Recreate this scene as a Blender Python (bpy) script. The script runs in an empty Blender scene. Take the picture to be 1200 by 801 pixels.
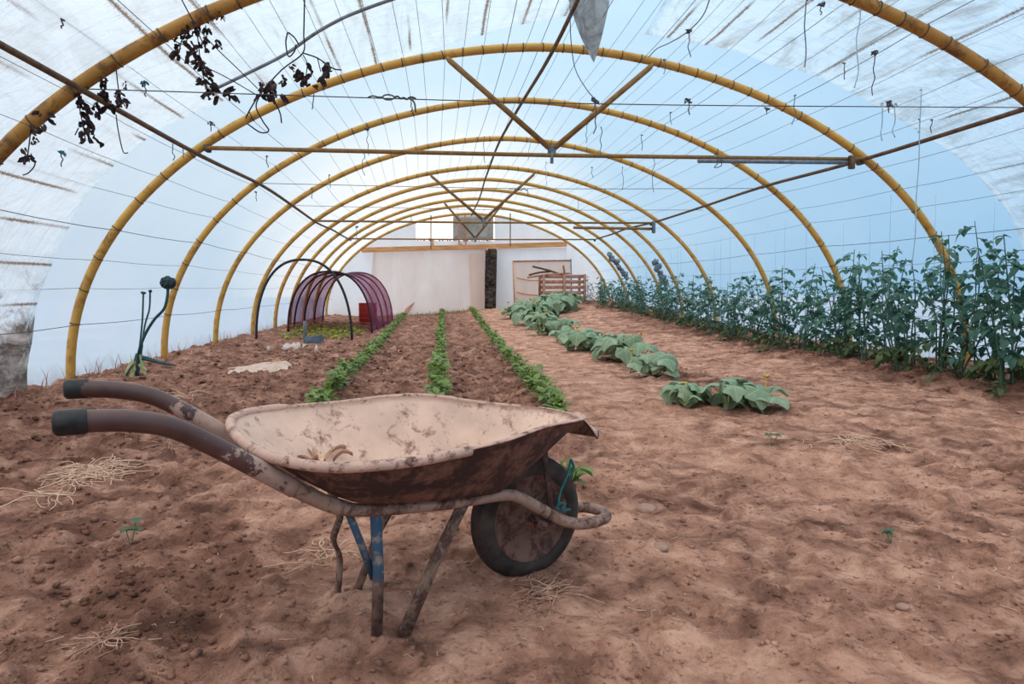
import bpy, math, random
import numpy as np
from mathutils import Vector, Matrix

rnd = random.Random(7)
nr = np.random.RandomState(11)
SC = bpy.context.scene
COL = SC.collection
PI = math.pi

# ------------------------------------------------------------------ camera
F, YAW, PITCH, ROLL, CH = 790.87, 0.11191, 0.079575, 0.002, 1.0
def _cam_matrix():
    c, s = math.cos(ROLL), math.sin(ROLL); Rr = np.array([[c,0,s],[0,1,0],[-s,0,c]])
    c, s = math.cos(PITCH), math.sin(PITCH); Rp = np.array([[1,0,0],[0,c,s],[0,-s,c]])
    c, s = math.cos(YAW), math.sin(YAW); Ry = np.array([[c,s,0],[-s,c,0],[0,0,1]])
    return Ry @ Rp @ Rr
CM = _cam_matrix()
def ray(px, py):
    return CM @ np.array([(px-600)/F, 1.0, -(py-400.5)/F])
def at(px, py, Y):
    """world point that lies at depth Y (along the tunnel) on the line of sight of a photo pixel"""
    d = ray(px, py); t = Y/d[1]
    return np.array([d[0]*t, Y, d[2]*t+CH])
def on_z(px, py, Z):
    d = ray(px, py); t = (Z-CH)/d[2]
    return np.array([d[0]*t, d[1]*t, Z])

def hang(px, py, Y, m=.10):
    """like at(), but never farther than m short of the film"""
    d = ray(px, py); lo, hi = .01, 60.
    f = lambda t: (abs(d[0]*t-1.2645)/5.0163)**1.8274+(max(d[2]*t+CH, 0)/3.5842)**2.1644-1
    for _ in range(50):
        mid = (lo+hi)/2
        if f(mid) > 0: hi = mid
        else: lo = mid
    return at(px, py, min(Y, lo*d[1]-m))
cam = bpy.data.objects.new('camera', bpy.data.cameras.new('camera'))
COL.objects.link(cam)
cam.data.sensor_width = 36; cam.data.lens = 36*F/1200
cam.data.clip_start = 0.05; cam.data.clip_end = 500
M4 = Matrix.Identity(4)
for i in range(3):
    M4[i][0] = CM[i,0]; M4[i][1] = CM[i,2]; M4[i][2] = -CM[i,1]
M4[2][3] = CH
cam.matrix_world = M4
SC.camera = cam

# ------------------------------------------------------------------ noise + ground
_T = nr.rand(256, 256)
def vnoise(x, y):
    x = np.asarray(x, float); y = np.asarray(y, float)
    xi = np.floor(x).astype(int); yi = np.floor(y).astype(int)
    fx = x-xi; fy = y-yi
    fx = fx*fx*(3-2*fx); fy = fy*fy*(3-2*fy)
    a = _T[xi & 255, yi & 255]; b = _T[(xi+1) & 255, yi & 255]
    c = _T[xi & 255, (yi+1) & 255]; d = _T[(xi+1) & 255, (yi+1) & 255]
    return (a*(1-fx)+b*fx)*(1-fy)+(c*(1-fx)+d*fx)*fy
def fbm(x, y, o=4, g=.5):
    s = 0; a = 1; n = 0
    for i in range(o):
        s = s+a*vnoise(x*2**i+17.3*i, y*2**i+5.1*i); n += a; a *= g
    return s/n
def S(t):
    t = np.clip(t, 0, 1); return t*t*(3-2*t)

X0, A0, B0, NX, NZ = 1.2645, 5.0163, 3.5842, 1.8274, 2.1644
YB = 24.4                                       # end wall
def rowx(k, y):
    return {'L': -.82-.011*y, 'M': -.06+.0115*y, 'R': .79+.0175*y}[k]
CUKE_X = 2.3
def base_z(x, y):
    x = np.asarray(x, float); y = np.asarray(y, float)
    z = S((y-9)/15)*np.clip((x+.9)*.085, 0, .45)
    z = z+.07*S((x-4.7)/.7)*S((y-2)/3)          # raised tomato bed
    z = z+.05*S((-2.6-x)/.9)*S((y-3)/3)         # soil heaped to the left wall
    z = z+.05*(fbm(x*.7+3, y*.7, 2)-.5)*np.minimum(1, S((y-1)/3)*.6+.4)
    return z
def rough(x, y):
    """1 on dug beds, 0 on trodden paths"""
    w = (fbm(x*.9+9, y*.9+2, 2)-.5)*.9
    path_c = S(1-np.abs(x-(1.1+.035*y)-.35+w*.25)/.62)*S((y-2.8)/1.5)
    beds = S((y+w*2-2.9)/1.6)*S((1.25-x)/.5)
    right = .25+.6*S((x-4.5)/.7)+.45*S((y-4.6)/.8)*S((.45-np.abs(x-CUKE_X-.35))/.3)
    fore = .30+.5*S((w+.05)*3)
    r = np.where(y < 3.5, fore, right)
    r = fore*(1-S((y-2.8)/1.5))+right*S((y-2.8)/1.5)
    r = r*(1-S((1.25-x)/.5)*S((y-2.8)/1.5))+beds*S((1.25-x)/.5)*S((y-2.8)/1.5)
    r = r*(1-.9*path_c)
    return np.clip(r, 0, 1)
# trodden footprints and a dragged wheel track in the foreground
_FP = [(nr.uniform(-1.6, 4.5), nr.uniform(1.6, 5.5), nr.uniform(0, PI), nr.uniform(.8, 1.1)) for _ in range(95)]
def ground_z(x, y, detail=True):
    x = np.asarray(x, float); y = np.asarray(y, float)
    z = base_z(x, y)
    if detail:
        r = rough(x, y)
        z = z+.045*(fbm(x*3.1, y*3.1, 3)-.5)*(.6+.7*r)
        n = fbm(x*10, y*10+4, 3)
        z = z+(.018+.050*r)*(np.maximum(n-.42, 0)*2)
        n2 = fbm(x*28+7, y*28, 2)
        z = z+(.005+.018*r)*(n2-.5)*2*np.clip(1.6-y/12, .3, 1)
        for k in 'LMR':
            z = z+.035*np.exp(-((x-rowx(k, y))/.14)**2)*S((y-3.6)/1)
        for (fx, fy, fa, fs) in _FP:
            m = (np.abs(x-fx) < .3) & (np.abs(y-fy) < .3)
            if m.any():
                dx = (x-fx)*math.cos(fa)+(y-fy)*math.sin(fa); dy = -(x-fx)*math.sin(fa)+(y-fy)*math.cos(fa)
                q = (dx/.14/fs)**2+(dy/.055/fs)**2
                z = z-np.where(m, .026*np.exp(-q**2)-.012*np.exp(-((q-1.9)/.6)**2), 0)
    return z
def gz(x, y): return float(ground_z(np.array([x]), np.array([y]))[0])

# ------------------------------------------------------------------ object helpers
def tag(o, label=None, cat=None, group=None, kind=None):
    if label: o['label'] = label
    if cat: o['category'] = cat
    if group: o['group'] = group
    if kind: o['kind'] = kind
    return o
def thing(name, loc=(0,0,0), rz=0.0, **k):
    o = bpy.data.objects.new(name, None); COL.objects.link(o)
    o.empty_display_size = .1
    o.location = loc; o.rotation_euler = (0,0,rz)
    return tag(o, **k)
def copy_tree(o, loc, rz, sc=1.0, **k):
    c = o.copy(); COL.objects.link(c); c.location = loc; c.rotation_euler = (0,0,rz); c.scale = (sc,sc,sc) if not hasattr(sc,'__len__') else sc
    tag(c, **k)
    for ch in list(o.children):
        d = ch.copy(); COL.objects.link(d); d.parent = c
        for g in list(ch.children):
            e = g.copy(); COL.objects.link(e); e.parent = d
    return c

def frame_of(t, up=(0,0,1)):
    t = np.array(t, float); t /= np.linalg.norm(t)+1e-12
    u = np.array(up, float)
    if abs(t@u) > .97: u = np.array([1.,0,0])
    a = np.cross(u, t); a /= np.linalg.norm(a)
    return t, a, np.cross(t, a)
def smooth_path(pts, n=8, closed=False):
    P = [np.array(p, float) for p in pts]
    out = []
    N = len(P)
    for i in range(N if closed else N-1):
        p0 = P[(i-1) % N] if (closed or i > 0) else 2*P[0]-P[1]
        p1 = P[i]; p2 = P[(i+1) % N]
        p3 = P[(i+2) % N] if (closed or i+2 < N) else 2*P[-1]-P[-2]
        for j in range(n):
            t = j/n
            out.append(.5*((2*p1)+(-p0+p2)*t+(2*p0-5*p1+4*p2-p3)*t*t+(-p0+3*p1-3*p2+p3)*t**3))
    if not closed: out.append(P[-1])
    return out
class MB:
    def __init__(s): s.v=[]; s.f=[]; s.m=[]; s.a=[]
    def add(s, vs, fs, mi=0, attr=None):
        b = len(s.v)
        s.v.extend([tuple(map(float, p)) for p in vs]); s.f.extend([tuple(b+i for i in f) for f in fs]); s.m.extend([mi]*len(fs))
        s.a.extend(list(attr) if attr is not None else [0.0]*len(vs))
        return s
    def tube(s, path, r, n=8, closed=False, mi=0, flat=None):
        P = [np.array(p, float) for p in path]; N = len(P)
        R = [r]*N if not hasattr(r, '__len__') else list(r)
        vs=[]; a=None
        for i in range(N):
            if closed: t = P[(i+1)%N]-P[i-1]
            else: t = P[min(i+1,N-1)]-P[max(i-1,0)]
            t = t/(np.linalg.norm(t)+1e-12)
            if a is None: _, a, b = frame_of(t)
            else:
                a = a-t*(a@t); a /= np.linalg.norm(a)+1e-12
            b = np.cross(t, a)
            for k in range(n):
                th = 2*PI*k/n
                vs.append(P[i]+R[i]*(math.cos(th)*a+math.sin(th)*b*(flat or 1)))
        fs=[]
        for i in range(N if closed else N-1):
            j=(i+1)%N
            for k in range(n):
                k2=(k+1)%n
                fs.append((i*n+k, i*n+k2, j*n+k2, j*n+k))
        if not closed:
            fs.append(tuple(range(n-1,-1,-1))); fs.append(tuple((N-1)*n+k for k in range(n)))
        return s.add(vs, fs, mi)
    def strip(s, path, wdir, w, t, mi=0):
        """flat bar: width w along wdir, thickness t"""
        P=[np.array(p,float) for p in path]; N=len(P); wd=np.array(wdir,float); wd/=np.linalg.norm(wd)
        vs=[]
        W=[w]*N if not hasattr(w,'__len__') else w
        for i in range(N):
            tg=P[min(i+1,N-1)]-P[max(i-1,0)]; tg/=np.linalg.norm(tg)+1e-12
            d=wd-tg*(wd@tg); d/=np.linalg.norm(d)+1e-12
            nn=np.cross(tg,d)
            for (p,q) in ((-1,-1),(1,-1),(1,1),(-1,1)):
                vs.append(P[i]+d*W[i]/2*p+nn*t/2*q)
        fs=[]
        for i in range(N-1):
            for k in range(4):
                k2=(k+1)%4; fs.append((i*4+k,i*4+k2,(i+1)*4+k2,(i+1)*4+k))
        fs.append((3,2,1,0)); fs.append(tuple((N-1)*4+k for k in range(4)))
        return s.add(vs,fs,mi)
    def box(s, c, size, R=None, mi=0, bev=0.0):
        c=np.array(c,float); h=np.array(size,float)/2
        R=np.eye(3) if R is None else R
        b=min(bev, h.min()*.9)
        if b<=0:
            vs=[c+R@(h*np.array(q)) for q in ((-1,-1,-1),(1,-1,-1),(1,1,-1),(-1,1,-1),(-1,-1,1),(1,-1,1),(1,1,1),(-1,1,1))]
            fs=[(3,2,1,0),(4,5,6,7),(0,1,5,4),(1,2,6,5),(2,3,7,6),(3,0,4,7)]
            return s.add(vs,fs,mi)
        bm_v=[]; idx={}
        for sx in (-1,1):
            for sy in (-1,1):
                for sz in (-1,1):
                    for ax in range(3):
                        q=np.array([sx,sy,sz])*(h-b); q[ax]=np.array([sx,sy,sz])[ax]*h[ax]
                        idx[(sx,sy,sz,ax)]=len(bm_v); bm_v.append(c+R@q)
        fs=[]
        for ax in range(3):
            o=[k for k in range(3) if k!=ax]
            for sg in (-1,1):
                ring=[]
                for (p,q) in ((-1,-1),(1,-1),(1,1),(-1,1)):
                    k=[0,0,0]; k[ax]=sg; k[o[0]]=p; k[o[1]]=q; ring.append(idx[tuple(k)+(ax,)])
                fs.append(tuple(ring) if (sg>0)==(ax!=1) else tuple(ring[::-1]))
        for ax in range(3):
            o=[k for k in range(3) if k!=ax]
            for p in (-1,1):
                for q in (-1,1):
                    def kk(e,w):
                        k=[0,0,0]; k[ax]=e; k[o[0]]=p; k[o[1]]=q; return idx[tuple(k)+(w,)]
                    fs.append((kk(-1,o[0]),kk(1,o[0]),kk(1,o[1]),kk(-1,o[1])))
        for sx in (-1,1):
            for sy in (-1,1):
                for sz in (-1,1):
                    fs.append(tuple(idx[(sx,sy,sz,a)] for a in range(3)))
        return s.add(bm_v,fs,mi)
    def lathe(s, prof, c, axis, n=32, mi=0):
        """prof: (radius, along) pairs, closed surface around axis through c"""
        c=np.array(c,float); t,a,b=frame_of(axis)
        vs=[]; L=len(prof)
        for (r,h) in prof:
            for k in range(n):
                th=2*PI*k/n; vs.append(c+t*h+r*(math.cos(th)*a+math.sin(th)*b))
        fs=[]
        for i in range(L-1):
            for k in range(n):
                k2=(k+1)%n; fs.append((i*n+k,i*n+k2,(i+1)*n+k2,(i+1)*n+k))
        return s.add(vs,fs,mi)
    def blob(s, c, r, sub=1, jit=.25, sq=(1,1,1), mi=0, rg=None, turn=True):
        rg=rg or rnd
        V,Fc=ICO[sub]
        R=rotm(rg.uniform(0,6),rg.uniform(0,6),rg.uniform(0,6)) if turn else np.eye(3)
        q=[R@(v*np.array(sq))*r*(1+rg.uniform(-jit,jit))+np.array(c) for v in V]
        return s.add(q,Fc,mi)
    def build(s, name, mats, parent=None, origin=None, smooth=True, local=False, attr=None):
        me=bpy.data.meshes.new(name)
        v=np.array(s.v) if s.v else np.zeros((0,3))
        loc=np.zeros(3)
        if parent is not None and not local:
            mw=Matrix.Translation(parent.location) @ Matrix.Rotation(parent.rotation_euler.z,4,'Z')
            if parent.parent is not None:
                pp=parent.parent
                mw=(Matrix.Translation(pp.location) @ Matrix.Rotation(pp.rotation_euler.z,4,'Z')) @ mw
            mi=np.array(mw.inverted()); v=v@mi[:3,:3].T+mi[:3,3]
        elif parent is None and origin is not None:
            loc=np.array(origin,float); v=v-loc
        me.from_pydata([tuple(q) for q in v],[],s.f)
        if not isinstance(mats,(list,tuple)): mats=[mats]
        for m in mats: me.materials.append(m)
        if len(mats)>1: me.polygons.foreach_set('material_index', s.m)
        me.polygons.foreach_set('use_smooth',[smooth]*len(s.f))
        if attr:
            at_=me.attributes.new(attr,'FLOAT','POINT'); at_.data.foreach_set('value', s.a)
        me.update()
        o=bpy.data.objects.new(name,me); COL.objects.link(o)
        if parent is not None: o.parent=parent
        o.location=loc if parent is None else (0,0,0)
        return o
def rotm(x,y,z):
    return np.array(Matrix.Rotation(z,3,'Z') @ Matrix.Rotation(y,3,'Y') @ Matrix.Rotation(x,3,'X'))
def _ico(sub):
    t=(1+5**.5)/2
    V=[np.array(q,float) for q in ((-1,t,0),(1,t,0),(-1,-t,0),(1,-t,0),(0,-1,t),(0,1,t),(0,-1,-t),(0,1,-t),(t,0,-1),(t,0,1),(-t,0,-1),(-t,0,1))]
    V=[v/np.linalg.norm(v) for v in V]
    Fc=[(0,11,5),(0,5,1),(0,1,7),(0,7,10),(0,10,11),(1,5,9),(5,11,4),(11,10,2),(10,7,6),(7,1,8),(3,9,4),(3,4,2),(3,2,6),(3,6,8),(3,8,9),(4,9,5),(2,4,11),(6,2,10),(8,6,7),(9,8,1)]
    for _ in range(sub):
        cache={}; F2=[]
        def mid(a,b):
            k=(min(a,b),max(a,b))
            if k not in cache:
                q=V[a]+V[b]; V.append(q/np.linalg.norm(q)); cache[k]=len(V)-1
            return cache[k]
        for a,b,c in Fc:
            x,y,z=mid(a,b),mid(b,c),mid(c,a); F2+= [(a,x,z),(b,y,x),(c,z,y),(x,y,z)]
        Fc=F2
    return V,Fc
ICO={0:_ico(0),1:_ico(1),2:_ico(2)}
ORD=['','first','second','third','fourth','fifth','sixth','seventh','eighth','ninth','tenth','eleventh','twelfth','thirteenth','fourteenth','fifteenth','sixteenth','seventeenth','eighteenth','nineteenth','twentieth']
TENS={2:'twenty',3:'thirty',4:'forty',5:'fifty',6:'sixty',7:'seventy',8:'eighty',9:'ninety'}
def ordinal(n):
    if n<=20: return ORD[n]
    if n%10==0: return TENS[n//10][:-1]+'ieth'
    return TENS[n//10]+'-'+ORD[n%10]

# ------------------------------------------------------------------ materials
def lin(r,g,b):
    f=lambda c: (c/255/12.92) if c/255<=.04045 else ((c/255+.055)/1.055)**2.4
    return (f(r),f(g),f(b),1)
class NM:
    def __init__(s,name):
        s.m=bpy.data.materials.new(name); s.m.use_nodes=True
        s.t=s.m.node_tree; s.t.nodes.clear(); s.out=s.n('ShaderNodeOutputMaterial')
    def n(s,ty,**k):
        nd=s.t.nodes.new(ty)
        for a,b in k.items():
            if a.startswith('i_'): 
                key=a[2:]; key=int(key) if key.isdigit() else key.replace('_',' ')
                nd.inputs[key].default_value=b
            else: setattr(nd,a,b)
        return nd
    def l(s,a,b): s.t.links.new(a,b)
    def coord(s,kind='Object',scale=(1,1,1)):
        tc=s.n('ShaderNodeTexCoord'); mp=s.n('ShaderNodeMapping'); mp.inputs['Scale'].default_value=scale
        s.l(tc.outputs[kind],mp.inputs[0]); return mp.outputs[0]
    def noise(s,scale,detail=4,rough=.6,vec=None,dist=0):
        nd=s.n('ShaderNodeTexNoise'); nd.inputs['Scale'].default_value=scale; nd.inputs['Detail'].default_value=detail; nd.inputs['Roughness'].default_value=rough; nd.inputs['Distortion'].default_value=dist
        if vec is not None: s.l(vec,nd.inputs['Vector'])
        return nd.outputs['Fac']
    def ramp(s,fac,stops):
        nd=s.n('ShaderNodeValToRGB'); e=nd.color_ramp.elements
        while len(e)<len(stops): e.new(.5)
        for k,(p,c) in enumerate(stops):
            e[k].position=p; e[k].color=c if hasattr(c,'__len__') else (c,c,c,1)
        s.l(fac,nd.inputs[0]); return nd.outputs[0]
    def mix(s,fac,a,b,mode='MIX'):
        nd=s.n('ShaderNodeMix',data_type='RGBA',blend_type=mode)
        for sock,val in ((nd.inputs[0],fac),(nd.inputs[6],a),(nd.inputs[7],b)):
            if hasattr(val,'is_linked') or isinstance(val,bpy.types.NodeSocket): s.l(val,sock)
            else: sock.default_value=val
        return nd.outputs[2]
    def math(s,op,a,b=None,c=None):
        nd=s.n('ShaderNodeMath',operation=op)
        for k,v in enumerate((a,b,c)):
            if v is None: continue
            if isinstance(v,bpy.types.NodeSocket): s.l(v,nd.inputs[k])
            else: nd.inputs[k].default_value=v
        return nd.outputs[0]
    def attr(s,name): 
        return s.n('ShaderNodeAttribute',attribute_name=name).outputs['Fac']
    def bump(s,h,strength=.5,dist=.01):
        nd=s.n('ShaderNodeBump'); nd.inputs['Strength'].default_value=strength; nd.inputs['Distance'].default_value=dist
        s.l(h,nd.inputs['Height']); return nd.outputs[0]
    def bsdf(s,color,rough=.8,spec=.3,normal=None,metal=0,finish=True):
        b=s.n('ShaderNodeBsdfPrincipled'); b.inputs['Specular IOR Level'].default_value=spec; b.inputs['Metallic'].default_value=metal
        for sock,val in ((b.inputs['Base Color'],color),(b.inputs['Roughness'],rough)):
            if isinstance(val,bpy.types.NodeSocket): s.l(val,sock)
            else: sock.default_value=val
        if normal is not None: s.l(normal,b.inputs['Normal'])
        if finish: s.l(b.outputs[0],s.out.inputs[0])
        return b.outputs[0]
def simple(name,c1,c2,scale=20,rough=.8,spec=.3,stretch=(1,1,1),bump=.3,bd=.003,lo=.35,hi=.65):
    m=NM(name); v=m.coord('Object',stretch); n=m.noise(scale,5,.65,v)
    c=m.ramp(n,[(lo,c1),(hi,c2)])
    m.bsdf(c,rough,spec,m.bump(n,bump,bd) if bump else None)
    return m.m

CLEAR=.58
def mat_film(name, old=False, smudge=.8):
    m=NM(name)
    tc=m.n('ShaderNodeTexCoord'); uv=tc.outputs['UV']        # u: metres round the arch, v: metres along the tunnel
    def stretched(su,sv):
        mp=m.n('ShaderNodeMapping'); mp.inputs['Scale'].default_value=(su,sv,1); m.l(uv,mp.inputs[0]); return mp.outputs[0]
    big=m.noise(1,4,.6,stretched(.5,.35))
    crease=m.noise(1,3,.6,stretched(.9,14),.6)
    fine=m.noise(1,5,.7,stretched(7,5),.8)
    if not old:
        col=m.ramp(big,[(.3,(.80,.88,.93,1)),(.7,(.90,.94,.96,1))])
        col=m.mix(m.ramp(crease,[(.62,0.0),(.72,.25)]),col,(.97,.98,1,1))
        # splashed soil on the foot of the film
        sep=m.n('ShaderNodeSeparateXYZ'); m.l(tc.outputs['Object'],sep.inputs[0])
        foot=m.math('SUBTRACT',m.math('MULTIPLY_ADD',m.noise(1,4,.7,stretched(3,3)),.5,.0),sep.outputs[2])
        col=m.mix(m.ramp(foot,[(.0,0.0),(.35,.6)]),col,(.42,.36,.32,1))
        h=m.math('ADD',crease,m.math('MULTIPLY',fine,.6))
        nrm=m.bump(h,.25,.02); trs=.60; rough=.35
    else:
        col=m.ramp(big,[(.3,(.84,.92,.96,1)),(.7,(.95,.98,.99,1))])
        su=m.n('ShaderNodeSeparateXYZ'); m.l(uv,su.inputs[0])
        wob=m.math('MULTIPLY',m.noise(1,2,.5,stretched(.7,.25)),.35)
        fr=m.math('FRACT',m.math('ADD',m.math('MULTIPLY',su.outputs[0],2.7),wob))
        fuzz=m.math('MULTIPLY',m.math('SUBTRACT',m.noise(1,3,.8,stretched(30,60)),.5),.14)
        dist=m.math('ABSOLUTE',m.math('SUBTRACT',m.math('ADD',fr,fuzz),.5))
        line=m.ramp(dist,[(.012,.95),(.05,0.0)])
        gate=m.ramp(m.noise(1,2,.5,stretched(2.4,.7)),[(.44,0.0),(.56,1.0)])
        stain=m.math('MULTIPLY',line,gate)
        col=m.mix(stain,col,(.24,.14,.075,1))
        rag=m.ramp(dist,[(.0,1.0),(.17,0.0)])
        spk=m.ramp(m.noise(1,3,.7,stretched(26,70)),[(.56,0.0),(.62,.75)])
        col=m.mix(m.math('MULTIPLY',m.math('MULTIPLY',rag,gate),spk),col,(.22,.15,.10,1))
        sm=m.ramp(m.noise(1,5,.75,stretched(3.0,.7),1.0),[(.49,0.0),(.68,smudge)])
        col=m.mix(sm,col,(.52,.49,.45,1))
        sep=m.n('ShaderNodeSeparateXYZ'); m.l(tc.outputs['Object'],sep.inputs[0])
        foot=m.math('SUBTRACT',m.math('MULTIPLY_ADD',m.noise(1,5,.75,stretched(2.5,2.0),1.5),1.9,-.02),sep.outputs[2])
        col=m.mix(m.ramp(foot,[(.0,0.0),(.35,.97)]),col,m.ramp(m.noise(1,5,.7,stretched(5,2),1.0),[(.40,(.10,.07,.052,1)),(.62,(.50,.42,.36,1))]))
        h=m.math('ADD',m.math('MULTIPLY',big,2.0),m.math('ADD',m.math('MULTIPLY',fine,.7),m.math('MULTIPLY',m.noise(1,4,.6,stretched(2,7),1.2),2.0)))
        nrm=m.bump(h,.7,.06); trs=.62; rough=.4
    d=m.n('ShaderNodeBsdfDiffuse'); m.l(col,d.inputs[0]); m.l(nrm,d.inputs['Normal'])
    t=m.n('ShaderNodeBsdfTranslucent'); m.l(m.mix(1.0,col,(.72,.90,1,1) if not old else (.84,.94,1,1),'MULTIPLY'),t.inputs[0]); m.l(nrm,t.inputs['Normal'])
    mx=m.n('ShaderNodeMixShader'); mx.inputs[0].default_value=trs; m.l(d.outputs[0],mx.inputs[1]); m.l(t.outputs[0],mx.inputs[2])
    g=m.n('ShaderNodeBsdfGlossy'); g.inputs['Roughness'].default_value=rough; g.inputs[0].default_value=(1,1,1,1); m.l(nrm,g.inputs['Normal'])
    # part of the light passes thin film unscattered
    tp=m.n('ShaderNodeBsdfTransparent'); m.l(col,tp.inputs[0])
    m3=m.n('ShaderNodeMixShader'); m3.inputs[0].default_value=CLEAR if not old else .40; m.l(mx.outputs[0],m3.inputs[1]); m.l(tp.outputs[0],m3.inputs[2])
    m2=m.n('ShaderNodeMixShader'); m2.inputs[0].default_value=.03; m.l(m3.outputs[0],m2.inputs[1]); m.l(g.outputs[0],m2.inputs[2])
    m.l(m2.outputs[0],m.out.inputs[0])
    return m.m
def mat_leaf(name,c1,c2,vein=None,trs=.3,rough=.5,scale=9,spec=.35):
    m=NM(name); v=m.coord('Object'); n=m.noise(scale,4,.6,v)
    c=m.ramp(n,[(.3,c1),(.7,c2)])
    if vein is not None: c=m.mix(m.math('POWER',m.attr('vein'),3.0),c,vein)
    b=m.bsdf(c,rough,spec,None,finish=False)
    t=m.n('ShaderNodeBsdfTranslucent'); m.l(c,t.inputs[0])
    mx=m.n('ShaderNodeMixShader'); mx.inputs[0].default_value=trs; m.l(b,mx.inputs[1]); m.l(t.outputs[0],mx.inputs[2])
    m.l(mx.outputs[0],m.out.inputs[0]); return m.m
def mat_soil():
    m=NM('soil'); v=m.coord('Object')
    big=m.noise(1.1,4,.6,v,.4); mid=m.noise(4.5,9,.68,v,.5); fine=m.noise(38,6,.7,v); grit=m.noise(170,2,.6,v)
    r=m.attr('rough')
    dry=m.ramp(mid,[(.36,(.34,.168,.112,1)),(.5,(.545,.286,.196,1)),(.64,(.74,.425,.302,1))])
    dug=m.ramp(mid,[(.36,(.125,.058,.040,1)),(.5,(.29,.138,.095,1)),(.66,(.54,.30,.21,1))])
    f=m.math('ADD',m.math('MULTIPLY_ADD',r,1.35,-.12),m.math('ADD',m.math('MULTIPLY',m.math('SUBTRACT',big,.5),2.2),m.math('MULTIPLY',m.math('SUBTRACT',mid,.5),-1.4)))
    c=m.mix(m.ramp(f,[(.05,0.0),(.75,1.0)]),dry,dug)
    c=m.mix(m.ramp(fine,[(.32,.8),(.45,0.0)]),c,(.11,.055,.036,1))
    c=m.mix(m.ramp(grit,[(.68,0.0),(.76,.5)]),c,(.66,.45,.34,1))
    h=m.math('ADD',m.math('MULTIPLY',mid,1.6),m.math('ADD',m.math('MULTIPLY',fine,.55),m.math('MULTIPLY',grit,.10)))
    m.bsdf(c,.95,.12,m.bump(h,1.0,.03)); return m.m
def mat_rust_metal(name,base,rust,amount=.5,scale=9,rough=.75,spots=None):
    m=NM(name); v=m.coord('Object'); n=m.noise(scale,6,.7,v,.6); n2=m.noise(scale*5,4,.7,v)
    f=m.ramp(m.math('ADD',m.math('MULTIPLY',n,.75),m.math('MULTIPLY',n2,.25)),[(amount-.06,1.0),(amount+.06,0.0)])
    n3=m.noise(scale*.6,3,.6,v)
    b=m.mix(m.ramp(n3,[(.3,0.0),(.7,1.0)]),base,tuple(x*.78 for x in base[:3])+(1,))
    rr=m.mix(n2,rust,tuple(x*.5 for x in rust[:3])+(1,))
    c=m.mix(f,b,rr)
    m.bsdf(c,rough,.3,m.bump(n2,.35,.004)); return m.m

MT={}
MT['film']=mat_film('clear_film'); MT['oldfilm']=mat_film('weathered_film',True,.35); MT['oldfilm_smudged']=mat_film('smudged_film',True,.85)
MT['soil']=mat_soil()
MT['hoop']=mat_rust_metal('yellow_pipe',(.66,.355,.075,1),(.36,.165,.045,1),.42,5,.5)
MT['hoop1']=mat_rust_metal('brown_yellow_pipe',(.46,.23,.05,1),(.20,.085,.03,1),.46,5,.5)
MT['rod']=simple('brown_rod',(.085,.045,.025,1),(.19,.105,.05,1),14,.6)
MT['beam']=simple('ochre_rod',(.20,.10,.03,1),(.33,.18,.06,1),14,.6)
MT['steel']=simple('grey_steel',(.10,.12,.15,1),(.22,.25,.30,1),18,.5)
MT['wire']=simple('dark_wire',(.05,.05,.06,1),(.12,.12,.13,1),30,.5,bump=0)
MT['tie']=simple('tie_wire',(.06,.04,.03,1),(.14,.09,.05,1),60,.7,bump=0)
MT['blue']=simple('blue_twine',(.02,.11,.16,1),(.05,.22,.28,1),60,.8,bump=0)
MT['string']=simple('pale_string',(.32,.50,.64,1),(.45,.62,.74,1),60,.8,bump=0)
MT['dead']=simple('dead_leaf',(.022,.014,.016,1),(.085,.05,.048,1),40,.85)
MT['vine']=simple('dead_vine',(.02,.016,.018,1),(.06,.045,.045,1),40,.85)
MT['straw']=simple('straw',(.58,.36,.24,1),(.85,.60,.44,1),25,.85)
MT['straw2']=simple('brown_straw',(.30,.16,.11,1),(.56,.34,.24,1),25,.85)

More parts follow.
